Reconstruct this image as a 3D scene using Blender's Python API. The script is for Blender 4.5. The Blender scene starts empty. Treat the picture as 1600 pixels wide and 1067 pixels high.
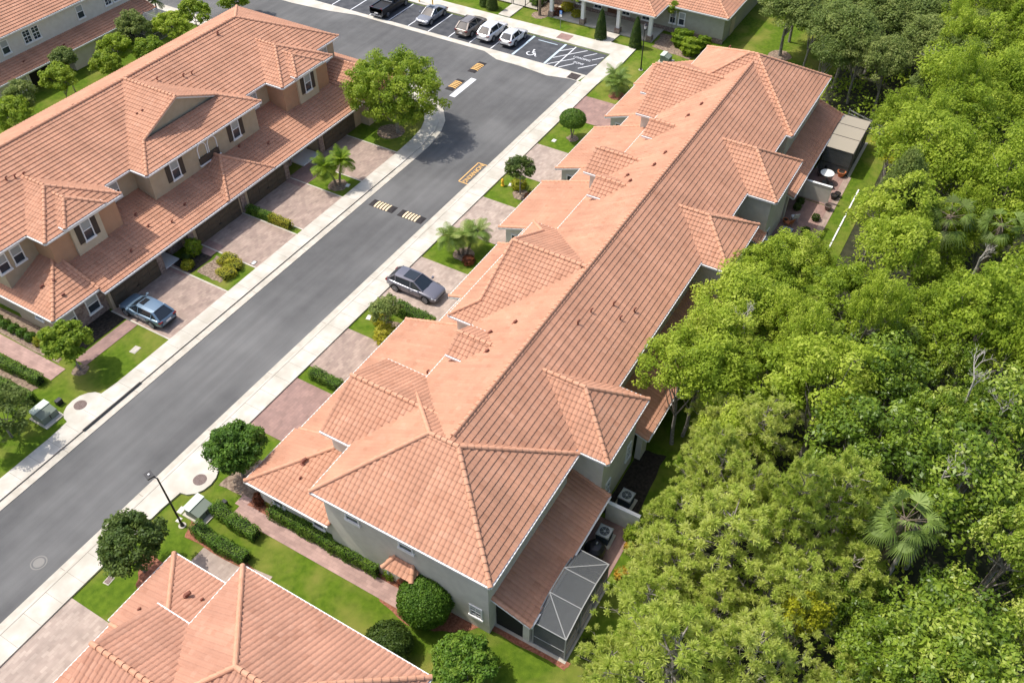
import bpy, math, random
import numpy as np
from mathutils import Vector, Matrix

R = math.radians
C = bpy.context.scene.collection
scene = bpy.context.scene
random.seed(7)
rng = np.random.default_rng(11)

# ------------------------------------------------------------------ camera
cam_d = bpy.data.cameras.new('camera')
cam = bpy.data.objects.new('camera', cam_d); C.objects.link(cam)
cam_d.sensor_width = 36; cam_d.lens = 36 * 1366 / 1600
cam_d.clip_start = 1; cam_d.clip_end = 2000
YAW, PITCH = R(30.17), R(45.0)
fwd = Vector((math.cos(YAW) * math.cos(PITCH), math.sin(YAW) * math.cos(PITCH), -math.sin(PITCH)))
right = Vector((math.sin(YAW), -math.cos(YAW), 0)); up = right.cross(fwd)
cam.matrix_world = Matrix((( right.x, up.x, -fwd.x, 0), (right.y, up.y, -fwd.y, 0), (right.z, up.z, -fwd.z, 47), (0, 0, 0, 1)))
scene.camera = cam

# ------------------------------------------------------------------ sky, sun, exposure
SUNV = Vector((-0.10, 0.58, 1.0)).normalized()          # towards the sun
w = bpy.data.worlds.new('World'); scene.world = w; w.use_nodes = True
nt = w.node_tree; nt.nodes.clear()
sky = nt.nodes.new('ShaderNodeTexSky'); sky.sky_type = 'NISHITA'; sky.sun_disc = False
sky.sun_elevation = math.asin(SUNV.z); sky.sun_rotation = math.atan2(SUNV.x, SUNV.y)
sky.air_density = 1.0; sky.dust_density = 3.0
bg = nt.nodes.new('ShaderNodeBackground'); bg.inputs['Strength'].default_value = 0.15
wo = nt.nodes.new('ShaderNodeOutputWorld')
nt.links.new(sky.outputs[0], bg.inputs[0]); nt.links.new(bg.outputs[0], wo.inputs[0])
sd = bpy.data.lights.new('sun', 'SUN'); sd.energy = 2.9; sd.angle = R(0.5); sd.color = (1, 0.955, 0.89)
sun = bpy.data.objects.new('sun', sd); C.objects.link(sun); sun.location = (0, 40, 90)
sun.rotation_euler = SUNV.to_track_quat('Z', 'Y').to_euler()
scene.view_settings.view_transform = 'Standard'; scene.view_settings.look = 'None'
scene.view_settings.exposure = 0.62; scene.view_settings.gamma = 1
scene.render.engine = 'CYCLES'
scene.cycles.max_bounces = 6; scene.cycles.transparent_max_bounces = 8

# ------------------------------------------------------------------ materials
def mat(name, col, rough=.85, col2=None, scale=3, detail=6, bump=0, bscale=20, metal=0, spec=.3, coords='Object', contrast=(.35, .65), trans=0, col3=None, scale3=.3):
    m = bpy.data.materials.new(name); m.use_nodes = True
    n, l = m.node_tree.nodes, m.node_tree.links
    b = n['Principled BSDF']; b.inputs['Roughness'].default_value = rough
    b.inputs['Metallic'].default_value = metal; b.inputs['Specular IOR Level'].default_value = spec
    b.inputs['Base Color'].default_value = (*col, 1)
    tc = n.new('ShaderNodeTexCoord')
    if col2:
        nz = n.new('ShaderNodeTexNoise'); nz.inputs['Scale'].default_value = scale; nz.inputs['Detail'].default_value = detail
        l.new(tc.outputs[coords], nz.inputs['Vector'])
        cr = n.new('ShaderNodeValToRGB'); cr.color_ramp.elements[0].position = contrast[0]; cr.color_ramp.elements[1].position = contrast[1]
        cr.color_ramp.elements[0].color = (*col, 1); cr.color_ramp.elements[1].color = (*col2, 1)
        l.new(nz.outputs['Fac'], cr.inputs[0]); out = cr.outputs[0]
        if col3:
            nz2 = n.new('ShaderNodeTexNoise'); nz2.inputs['Scale'].default_value = scale3; nz2.inputs['Detail'].default_value = 4
            l.new(tc.outputs[coords], nz2.inputs['Vector'])
            mr = n.new('ShaderNodeMapRange'); mr.inputs['From Min'].default_value = .45; mr.inputs['From Max'].default_value = .7
            l.new(nz2.outputs['Fac'], mr.inputs[0])
            mx = n.new('ShaderNodeMix'); mx.data_type = 'RGBA'; mx.inputs[7].default_value = (*col3, 1)
            l.new(mr.outputs[0], mx.inputs[0]); l.new(out, mx.inputs[6]); out = mx.outputs[2]
        l.new(out, b.inputs['Base Color'])
    if bump:
        nb = n.new('ShaderNodeTexNoise'); nb.inputs['Scale'].default_value = bscale; nb.inputs['Detail'].default_value = 4
        l.new(tc.outputs[coords], nb.inputs['Vector'])
        bp = n.new('ShaderNodeBump'); bp.inputs['Strength'].default_value = bump; bp.inputs['Distance'].default_value = .05
        l.new(nb.outputs['Fac'], bp.inputs['Height']); l.new(bp.outputs[0], b.inputs['Normal'])
    if trans:
        b.inputs['Alpha'].default_value = 1 - trans
    return m

def tile_mat(name, base, dark, light):
    """clay tile: each tile its own tone (uv holds tile numbers)"""
    m = bpy.data.materials.new(name); m.use_nodes = True
    n, l = m.node_tree.nodes, m.node_tree.links; b = n['Principled BSDF']
    b.inputs['Roughness'].default_value = .8; b.inputs['Specular IOR Level'].default_value = .2
    uv = n.new('ShaderNodeUVMap'); uv.uv_map = 'UVMap'
    fl = n.new('ShaderNodeVectorMath'); fl.operation = 'FLOOR'; l.new(uv.outputs[0], fl.inputs[0])
    wn = n.new('ShaderNodeTexWhiteNoise'); wn.noise_dimensions = '2D'; l.new(fl.outputs[0], wn.inputs['Vector'])
    cr = n.new('ShaderNodeValToRGB'); e = cr.color_ramp.elements
    e[0].position = 0; e[0].color = (*dark, 1); e[1].position = 1; e[1].color = (*light, 1)
    x = e.new(.12); x.color = (*base, 1); x = e.new(.85); x.color = (*base, 1)
    l.new(wn.outputs['Value'], cr.inputs[0])
    tc = n.new('ShaderNodeTexCoord'); nz = n.new('ShaderNodeTexNoise'); nz.inputs['Scale'].default_value = .5; nz.inputs['Detail'].default_value = 7
    l.new(tc.outputs['Object'], nz.inputs['Vector'])
    mr = n.new('ShaderNodeMapRange'); mr.inputs['From Min'].default_value = .3; mr.inputs['From Max'].default_value = .7
    mr.inputs['To Min'].default_value = .86; mr.inputs['To Max'].default_value = 1.08; l.new(nz.outputs['Fac'], mr.inputs[0])
    mp = n.new('ShaderNodeMapping'); mp.inputs['Scale'].default_value = (1.3, .1, 1); l.new(uv.outputs[0], mp.inputs[0])
    ns = n.new('ShaderNodeTexNoise'); ns.inputs['Scale'].default_value = .7; ns.inputs['Detail'].default_value = 5; l.new(mp.outputs[0], ns.inputs['Vector'])
    ms = n.new('ShaderNodeMapRange'); ms.inputs['From Min'].default_value = .35; ms.inputs['From Max'].default_value = .65; ms.inputs['To Min'].default_value = .9; ms.inputs['To Max'].default_value = 1.04; l.new(ns.outputs['Fac'], ms.inputs[0])
    mm = n.new('ShaderNodeMath'); mm.operation = 'MULTIPLY'; l.new(ms.outputs[0], mm.inputs[0]); l.new(mr.outputs[0], mm.inputs[1])
    mul = n.new('ShaderNodeVectorMath'); mul.operation = 'SCALE'; l.new(cr.outputs[0], mul.inputs[0]); l.new(mm.outputs[0], mul.inputs['Scale'])
    l.new(mul.outputs[0], b.inputs['Base Color'])
    return m

def streaks(m, amt=.14):
    n, l = m.node_tree.nodes, m.node_tree.links; b = n['Principled BSDF']; src = b.inputs['Base Color'].links[0].from_socket
    tc = n.new('ShaderNodeTexCoord'); mp = n.new('ShaderNodeMapping'); mp.inputs['Scale'].default_value = (.05, 1.1, 1); l.new(tc.outputs['Object'], mp.inputs[0])
    nz = n.new('ShaderNodeTexNoise'); nz.inputs['Scale'].default_value = 1.0; nz.inputs['Detail'].default_value = 7; nz.inputs['Roughness'].default_value = .6; l.new(mp.outputs[0], nz.inputs['Vector'])
    mr = n.new('ShaderNodeMapRange'); mr.inputs['From Min'].default_value = .35; mr.inputs['From Max'].default_value = .7; mr.inputs['To Min'].default_value = 1 - amt * .6; mr.inputs['To Max'].default_value = 1 + amt; l.new(nz.outputs['Fac'], mr.inputs[0])
    n2 = n.new('ShaderNodeTexNoise'); n2.inputs['Scale'].default_value = 60; n2.inputs['Detail'].default_value = 2; l.new(tc.outputs['Object'], n2.inputs['Vector'])
    m2 = n.new('ShaderNodeMapRange'); m2.inputs['To Min'].default_value = .85; m2.inputs['To Max'].default_value = 1.15; l.new(n2.outputs['Fac'], m2.inputs[0])
    mm = n.new('ShaderNodeMath'); mm.operation = 'MULTIPLY'; l.new(mr.outputs[0], mm.inputs[0]); l.new(m2.outputs[0], mm.inputs[1])
    mu = n.new('ShaderNodeVectorMath'); mu.operation = 'SCALE'; l.new(src, mu.inputs[0]); l.new(mm.outputs[0], mu.inputs['Scale']); l.new(mu.outputs[0], b.inputs['Base Color'])

def paver_mat(name, c1, c2, mortar, scale=1.0, rot=0, coords='Object'):
    m = bpy.data.materials.new(name); m.use_nodes = True
    n, l = m.node_tree.nodes, m.node_tree.links; b = n['Principled BSDF']; b.inputs['Roughness'].default_value = .9
    tc = n.new('ShaderNodeTexCoord'); mp = n.new('ShaderNodeMapping'); l.new(tc.outputs[coords], mp.inputs[0])
    mp.inputs['Rotation'].default_value = (0, 0, rot)
    br = n.new('ShaderNodeTexBrick'); l.new(mp.outputs[0], br.inputs['Vector'])
    br.inputs['Scale'].default_value = scale; br.inputs['Brick Width'].default_value = .42; br.inputs['Row Height'].default_value = .22
    br.inputs['Mortar Size'].default_value = .008; br.inputs['Bias'].default_value = 0
    br.inputs['Color1'].default_value = (*c1, 1); br.inputs['Color2'].default_value = (*c2, 1); br.inputs['Mortar'].default_value = (*mortar, 1)
    nz = n.new('ShaderNodeTexNoise'); nz.inputs['Scale'].default_value = 1.1; nz.inputs['Detail'].default_value = 6; l.new(tc.outputs[coords], nz.inputs['Vector'])
    mr = n.new('ShaderNodeMapRange'); mr.inputs['From Min'].default_value = .3; mr.inputs['From Max'].default_value = .7
    mr.inputs['To Min'].default_value = .8; mr.inputs['To Max'].default_value = 1.12; l.new(nz.outputs['Fac'], mr.inputs[0])
    mul = n.new('ShaderNodeVectorMath'); mul.operation = 'SCALE'; l.new(br.outputs[0], mul.inputs[0]); l.new(mr.outputs[0], mul.inputs['Scale'])
    l.new(mul.outputs[0], b.inputs['Base Color'])
    bp = n.new('ShaderNodeBump'); bp.inputs['Strength'].default_value = .5; bp.inputs['Distance'].default_value = .01; bp.invert = True
    l.new(br.outputs['Fac'], bp.inputs['Height']); l.new(bp.outputs[0], b.inputs['Normal'])
    return m

def leaf_mat(name, cols, trans=.3, rough=.55, spec=.25):
    """foliage: uv.x is the twig's own tone, uv.y the leaf's"""
    m = bpy.data.materials.new(name); m.use_nodes = True
    n, l = m.node_tree.nodes, m.node_tree.links; n.clear()
    out = n.new('ShaderNodeOutputMaterial')
    uv = n.new('ShaderNodeUVMap'); uv.uv_map = 'UVMap'; sp = n.new('ShaderNodeSeparateXYZ'); l.new(uv.outputs[0], sp.inputs[0])
    oi = n.new('ShaderNodeObjectInfo')
    a = n.new('ShaderNodeMath'); a.operation = 'MULTIPLY_ADD'; a.inputs[1].default_value = .42; l.new(sp.outputs[0], a.inputs[0])
    a2 = n.new('ShaderNodeMath'); a2.operation = 'MULTIPLY_ADD'; a2.inputs[1].default_value = .3; l.new(sp.outputs[1], a2.inputs[0]); l.new(a2.outputs[0], a.inputs[2])
    a3 = n.new('ShaderNodeMath'); a3.operation = 'MULTIPLY'; a3.inputs[1].default_value = .32; l.new(oi.outputs['Random'], a3.inputs[0]); l.new(a3.outputs[0], a2.inputs[2])
    cr = n.new('ShaderNodeValToRGB'); e = cr.color_ramp.elements
    e[0].position = 0; e[0].color = (*cols[0], 1); e[1].position = 1; e[1].color = (*cols[-1], 1)
    for i, c in enumerate(cols[1:-1]):
        x = e.new((i + 1) / (len(cols) - 1)); x.color = (*c, 1)
    l.new(a.outputs[0], cr.inputs[0])
    p = n.new('ShaderNodeBsdfPrincipled'); p.inputs['Roughness'].default_value = rough; p.inputs['Specular IOR Level'].default_value = spec
    l.new(cr.outputs[0], p.inputs['Base Color'])
    t = n.new('ShaderNodeBsdfTranslucent'); l.new(cr.outputs[0], t.inputs[0])
    mx = n.new('ShaderNodeMixShader'); mx.inputs[0].default_value = trans
    l.new(p.outputs[0], mx.inputs[1]); l.new(t.outputs[0], mx.inputs[2]); l.new(mx.outputs[0], out.inputs[0])
    return m

M = {}
M['tile'] = tile_mat('clay roof tile', (.475, .245, .155), (.435, .215, .132), (.50, .268, .175))
M['tile_old'] = tile_mat('weathered clay roof tile', (.435, .225, .15), (.39, .195, .127), (.465, .25, .17))
M['cap'] = mat('clay ridge tile', (.50, .25, .15), .8, (.56, .30, .19), 2.5)
M['stucco_grey'] = mat('greige stucco', (.56, .52, .44), .95, (.62, .58, .49), 2, bump=.3, bscale=40)
M['stucco_cream'] = mat('cream stucco', (.60, .56, .48), .95, (.66, .62, .54), 2, bump=.3, bscale=40)
M['stucco_tan'] = mat('tan stucco', (.41, .325, .215), .95, (.45, .36, .245), 2, bump=.3, bscale=40)
M['stucco_rust'] = mat('terracotta stucco', (.44, .255, .15), .95, (.48, .28, .165), 2, bump=.3, bscale=40)
M['stucco_trim'] = mat('sand stucco trim', (.54, .44, .30), .95, (.58, .48, .33), 2, bump=.2, bscale=40)
M['stucco_olive'] = mat('olive stucco', (.36, .345, .27), .95, (.40, .385, .30), 2, bump=.3, bscale=40)
M['white'] = mat('white paint', (.78, .77, .74), .5)
M['glass'] = mat('window glass', (.035, .045, .055), .12, spec=.6)
M['blind'] = mat('window blind', (.36, .37, .35), .4)
M['shutter'] = mat('brown shutter', (.075, .055, .04), .7)
M['garage'] = mat('bronze garage door', (.085, .066, .045), .6, (.10, .08, .055), 4)
M['stone'] = mat('ledge stone', (.16, .115, .095), .95, (.32, .25, .21), 5, 8, bump=1, bscale=8)
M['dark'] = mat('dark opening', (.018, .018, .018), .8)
M['door'] = mat('front door', (.12, .055, .03), .5)
M['asphalt'] = mat('asphalt', (.094, .093, .091), .9, (.112, .111, .108), .8, 9, bump=.4, bscale=90, col3=(.16, .158, .152), scale3=.11, contrast=(.3, .7))
streaks(M['asphalt'])
M['asphalt_dark'] = mat('fresh asphalt', (.055, .058, .064), .9, (.085, .087, .092), 1.2, 9, bump=.4, bscale=90)
M['concrete'] = mat('pale concrete', (.48, .445, .375), .9, (.58, .54, .47), 1.2, 8, bump=.15, bscale=60, col3=(.42, .385, .315), scale3=.5)
M['concrete_old'] = mat('gutter concrete', (.42, .385, .315), .9, (.52, .475, .40), 1.5, 8, bump=.2, bscale=60)
M['joint'] = mat('expansion joint', (.24, .21, .17), 1)
M['grass'] = mat('lawn grass', (.066, .120, .009), .95, (.12, .185, .015), 2.6, 14, bump=1, bscale=28, col3=(.21, .215, .045), scale3=.35, contrast=(.3, .68), spec=.1)
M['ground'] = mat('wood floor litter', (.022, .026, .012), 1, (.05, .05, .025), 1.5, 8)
M['mulch'] = mat('red mulch', (.20, .075, .042), 1, (.34, .145, .09), 7, 10, bump=1, bscale=18)
M['mulch_brown'] = mat('brown mulch', (.15, .105, .075), 1, (.33, .25, .18), 5, 10, bump=1, bscale=18)
M['soil'] = mat('dark soil', (.02, .016, .012), 1, (.05, .04, .03), 5, 8, bump=.8, bscale=18)
M['paver'] = paver_mat('pink driveway pavers', (.38, .285, .225), (.29, .21, .17), (.27, .2, .165))
M['paver_red'] = paver_mat('rosy driveway pavers', (.32, .20, .165), (.26, .165, .138), (.24, .15, .13))
M['paver_pale'] = paver_mat('pale driveway pavers', (.42, .335, .275), (.33, .255, .21), (.34, .27, .22))
M['paver_path'] = paver_mat('path pavers', (.42, .275, .23), (.34, .22, .185), (.30, .2, .17), rot=R(90))
M['line'] = mat('road paint white', (.72, .73, .74), .7, (.60, .61, .62), 9, 8)
M['line_blue'] = mat('road paint pale blue', (.42, .53, .60), .7, (.52, .60, .64), 9, 8)
M['line_yellow'] = mat('road paint yellow', (.78, .47, .16), .7, (.66, .38, .12), 9, 8)
M['rubber'] = mat('black rubber', (.03, .026, .026), .8)
M['iron'] = mat('cast iron', (.13, .09, .08), .7, (.22, .17, .15), 14, metal=.2)
M['black'] = mat('black paint', (.012, .012, .014), .4, spec=.5)
M['bark'] = mat('bark', (.15, .125, .10), .95, (.33, .30, .26), 8, bump=1, bscale=14)
M['palmbark'] = mat('palm bark', (.16, .12, .085), .95, (.24, .19, .14), 12, bump=1, bscale=20)
M['deadwood'] = mat('bleached dead wood', (.34, .31, .27), .95, (.48, .45, .40), 6)
M['tgreen'] = mat('transformer green', (.52, .58, .48), .6)
M['tgreen_d'] = mat('transformer side', (.16, .19, .15), .6)
M['screen'] = mat('cage screen mesh', (.085, .09, .092), .7, trans=.28)
M['screen_tan'] = mat('shade cloth', (.34, .30, .235), .9, trans=.05)
M['alu'] = mat('cage frame', (.27, .27, .26), .5)
M['bronze'] = mat('bronze frame', (.05, .045, .04), .5)
M['acmetal'] = mat('ac casing', (.42, .43, .40), .5, metal=.2)
M['acdark'] = mat('ac coil', (.035, .05, .06), .6)
M['terracotta'] = mat('terracotta', (.50, .17, .07), .8)
M['plastic'] = mat('white plastic', (.75, .76, .72), .4)
M['brass'] = mat('yellow paint', (.75, .45, .04), .5)
M['signblue'] = mat('sign blue', (.05, .22, .55), .5)
M['vent'] = mat('vent paint', (.20, .07, .045), .7)

G = {}
G['oak'] = leaf_mat('broadleaf green', [(.12, .19, .014), (.24, .34, .025), (.40, .50, .05), (.56, .62, .11)], .52)
G['dull'] = leaf_mat('dull oak green', [(.08, .13, .03), (.15, .21, .045), (.23, .29, .07), (.33, .37, .11)], .45)
G['pine'] = leaf_mat('pine needle green', [(.28, .38, .05), (.44, .54, .09), (.58, .64, .15), (.68, .70, .24)], .52)
G['magnolia'] = leaf_mat('glossy mixed green', [(.05, .10, .010), (.12, .20, .016), (.27, .37, .035), (.62, .64, .16)], .4, .4, .4)
G['yellow'] = leaf_mat('yellow green', [(.16, .22, .012), (.30, .34, .02), (.48, .48, .03), (.62, .58, .06)], .4)
G['deep'] = leaf_mat('deep green', [(.025, .05, .010), (.05, .09, .015), (.09, .14, .022), (.15, .20, .04)], .3)
G['hedge'] = leaf_mat('hedge green', [(0.035, 0.085, 0.010), (0.070, 0.150, 0.013), (0.119, 0.215, 0.018), (0.210, 0.299, 0.039)], .25)
G['hedge_y'] = leaf_mat('gold hedge', [(.14, .18, .012), (.28, .30, .02), (.50, .46, .04), (.62, .56, .09)], .35)
G['palm'] = leaf_mat('palm frond', [(0.063, 0.130, 0.019), (0.119, 0.195, 0.026), (0.210, 0.273, 0.052), (0.392, 0.416, 0.143)], .25)
G['fan'] = leaf_mat('fan palm frond', [(.10, .12, .04), (.12, .18, .03), (.18, .26, .05), (.30, .38, .10)], .3)
G['lime'] = leaf_mat('lime green', [(.09, .18, .012), (.18, .28, .02), (.29, .38, .03), (.42, .50, .06)], .45)
G['flower'] = leaf_mat('mixed flower', [(.05, .12, .01), (.12, .2, .02), (.55, .30, .03), (.7, .45, .04)], .2)
G['red'] = leaf_mat('red leaf', [(.05, .03, .02), (.13, .04, .02), (.25, .08, .03), (.35, .25, .06)], .2)

# ------------------------------------------------------------------ builders
def tag(o, label=None, cat=None, group=None, kind=None):
    if label: o['label'] = label
    if cat: o['category'] = cat
    if group: o['group'] = group
    if kind: o['kind'] = kind
    return o

def empty(name, loc=(0, 0, 0), rz=0, label=None, cat=None, group=None):
    o = bpy.data.objects.new(name, None); C.objects.link(o); o.location = loc; o.rotation_euler = (0, 0, rz)
    o.empty_display_size = .3
    return tag(o, label, cat, group)

class MB:
    def __init__(s): s.v = []; s.f = []; s.uv = None
    def add(s, vs, fs):
        k = len(s.v); s.v += [tuple(p) for p in vs]; s.f += [tuple(i + k for i in f) for f in fs]; return s
    def poly(s, pts): return s.add(pts, [tuple(range(len(pts)))])
    def box(s, x0, x1, y0, y1, z0, z1):
        return s.add([(x0, y0, z0), (x1, y0, z0), (x1, y1, z0), (x0, y1, z0), (x0, y0, z1), (x1, y0, z1), (x1, y1, z1), (x0, y1, z1)],
                     [(0, 3, 2, 1), (4, 5, 6, 7), (0, 1, 5, 4), (1, 2, 6, 5), (2, 3, 7, 6), (3, 0, 4, 7)])
    def rbox(s, c, ux, uy, hx, hy, z0, z1):
        ux = Vector((*ux, 0)); uy = Vector((*uy, 0)); c = Vector((*c, 0)); P = []
        for z in (z0, z1):
            for a, b in ((-1, -1), (1, -1), (1, 1), (-1, 1)): P.append(c + ux * hx * a + uy * hy * b + Vector((0, 0, z)))
        return s.add(P, [(0, 3, 2, 1), (4, 5, 6, 7), (0, 1, 5, 4), (1, 2, 6, 5), (2, 3, 7, 6), (3, 0, 4, 7)])
    def prism(s, pts, z0, z1):
        n = len(pts); return s.add([(p[0], p[1], z0) for p in pts] + [(p[0], p[1], z1) for p in pts],
            [tuple(range(n))[::-1], tuple(range(n, 2 * n))] + [(i, (i + 1) % n, n + (i + 1) % n, n + i) for i in range(n)])
    def extr(s, pts, d):
        n = len(pts); d = Vector(d); return s.add([Vector(p) for p in pts] + [Vector(p) + d for p in pts],
            [tuple(range(n))[::-1], tuple(range(n, 2 * n))] + [(i, (i + 1) % n, n + (i + 1) % n, n + i) for i in range(n)])
    def tube(s, a, b, r0, r1=None, n=8, cap=True):
        r1 = r0 if r1 is None else r1; a = Vector(a); b = Vector(b); d = (b - a).normalized()
        t = Vector((0, 0, 1)) if abs(d.z) < .9 else Vector((1, 0, 0)); u = d.cross(t).normalized(); v = d.cross(u)
        P = [];
        for c, r in ((a, r0), (b, r1)):
            for i in range(n):
                q = 2 * math.pi * i / n; P.append(c + u * math.cos(q) * r + v * math.sin(q) * r)
        F = [(i, (i + 1) % n, n + (i + 1) % n, n + i) for i in range(n)]
        if cap: F += [tuple(range(n))[::-1], tuple(range(n, 2 * n))]
        return s.add(P, F)
    def bar(s, a, b, wd, h=None):
        h = h or wd; a = Vector(a); b = Vector(b); d = (b - a).normalized()
        t = Vector((0, 0, 1)) if abs(d.z) < .95 else Vector((1, 0, 0)); u = d.cross(t).normalized() * wd / 2; v = u.cross(d).normalized() * h / 2
        P = [c + u * i + v * j for c in (a, b) for i, j in ((-1, -1), (1, -1), (1, 1), (-1, 1))]
        return s.add(P, [(0, 3, 2, 1), (4, 5, 6, 7), (0, 1, 5, 4), (1, 2, 6, 5), (2, 3, 7, 6), (3, 0, 4, 7)])
    def build(s, name, m, parent=None, smooth=False):
        me = bpy.data.meshes.new(name); me.from_pydata([tuple(p) for p in s.v], [], s.f)
        if s.uv is not None:
            L = me.uv_layers.new(name='UVMap'); L.data.foreach_set('uv', np.array(s.uv, dtype=np.float32).ravel())
        me.materials.append(m)
        if smooth: me.polygons.foreach_set('use_smooth', [True] * len(me.polygons))
        o = bpy.data.objects.new(name, me); C.objects.link(o)
        if parent: o.parent = parent
        return o

def ground(name, pts, z, m, th=None, kind='structure'):
    b = MB()
    if th: b.prism(pts, z - th, z)
    else: b.poly([(x, y, z) for x, y in pts])
    o = b.build(name, m); o['kind'] = kind; return o

def rect(x0, x1, y0, y1): return [(x0, y0), (x1, y0), (x1, y1), (x0, y1)]

def copy_tree(o, parent=None):
    c = o.copy(); C.objects.link(c)
    if parent: c.parent = parent
    for ch in o.children: copy_tree(ch, c)
    return c

# ------------------------------------------------------------------ tiled roofs
TW, TL = .30, .37
def clip(poly, k, lim, keep_less):
    out = []; n = len(poly)
    for i in range(n):
        a, b = poly[i], poly[(i + 1) % n]
        ia = (a[k] <= lim) if keep_less else (a[k] >= lim); ib = (b[k] <= lim) if keep_less else (b[k] >= lim)
        if ia: out.append(a)
        if ia != ib:
            t = (lim - a[k]) / (b[k] - a[k]); out.append((a[0] + (b[0] - a[0]) * t, a[1] + (b[1] - a[1]) * t))
    return out
PROF = [(0, 0.0), (.24, .030), (.62, .030), (.84, 0.0), (1.0, 0.0)]
def tile_face(mb, pts):
    """lay tile courses over one planar roof face; mb.uv gets tile numbers"""
    P = [Vector(p) for p in pts]
    nrm = Vector((0, 0, 0))
    for i in range(len(P)): nrm += P[i].cross(P[(i + 1) % len(P)])
    nrm.normalize()
    if nrm.z < 0: nrm = -nrm
    e = Vector((0, 0, 1)).cross(nrm).normalized(); u = nrm.cross(e).normalized()     # e along eave, u up the slope
    low = min(P, key=lambda p: p.dot(u)); o = low
    q = [((p - o).dot(e), (p - o).dot(u)) for p in P]
    vmax = max(c[1] for c in q); rows = int(vmax / TL) + 1; H = .05; s0 = random.random() * 100 // 1
    if mb.uv is None: mb.uv = []
    def put(poly2, v0, h0, h1, ul, wl, tu, tv):
        vs = []
        for a, b in poly2:
            t = (a - ul) / wl if wl else 0; h = h0 + (h1 - h0) * min(max(t, 0), 1) + H * (1 - min(1, max(0, (b - v0) / TL)))
            vs.append(o + e * a + u * b + nrm * h)
        mb.add(vs, [tuple(range(len(vs)))]); mb.uv += [(tu + .5, tv + .5)] * len(vs)
        # butt end of the tile
        n = len(poly2)
        for i in range(n):
            a, b = poly2[i], poly2[(i + 1) % n]
            if abs(a[1] - v0) < 1e-5 and abs(b[1] - v0) < 1e-5 and abs(a[0] - b[0]) > 1e-4:
                pa, pb = vs[i], vs[(i + 1) % n]
                mb.add([pa, o + e * a[0] + u * a[1] - nrm * .005, o + e * b[0] + u * b[1] - nrm * .005, pb], [(0, 1, 2, 3)])
                mb.uv += [(tu + .5, tv + .5)] * 4
    for r in range(rows):
        v0, v1 = r * TL, (r + 1) * TL
        st = clip(clip(q, 1, v0, False), 1, v1, True)
        if len(st) < 3: continue
        u0 = min(c[0] for c in st); u1 = max(c[0] for c in st)
        for c in range(math.floor(u0 / TW), math.ceil(u1 / TW)):
            cell = clip(clip(st, 0, c * TW, False), 0, (c + 1) * TW, True)
            if len(cell) < 3: continue
            for (f0, h0), (f1, h1) in zip(PROF[:-1], PROF[1:]):
                pc = clip(clip(cell, 0, (c + f0) * TW, False), 0, (c + f1) * TW, True)
                if len(pc) >= 3: put(pc, v0, h0, h1, (c + f0) * TW, (f1 - f0) * TW, c + s0, r)
    return mb

def caps(mb, a, b, r=.13, lift=.07):
    """a run of overlapping half round ridge tiles"""
    a = Vector(a); b = Vector(b); L = (b - a).length; d = (b - a) / L; n = max(1, round(L / .42))
    if a.z > b.z: a, b = b, a; d = -d
    s = d.cross(Vector((0, 0, 1))).normalized(); up = s.cross(d).normalized()
    if up.z < 0: up = -up
    for i in range(n):
        p0 = a + d * (L * i / n - .02); p1 = a + d * (L * (i + 1) / n + .03); V = []
        for p, rr, l in ((p0, r * 1.18, lift + .025), (p1, r * .92, lift)):
            for k in range(7):
                q = math.pi * k / 6; V.append(p + s * math.cos(q) * rr + up * (math.sin(q) * rr * 1.0 + l - .07))
        mb.add(V, [(k, k + 1, 8 + k, 7 + k) for k in range(6)] + [tuple(range(7))])

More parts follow.
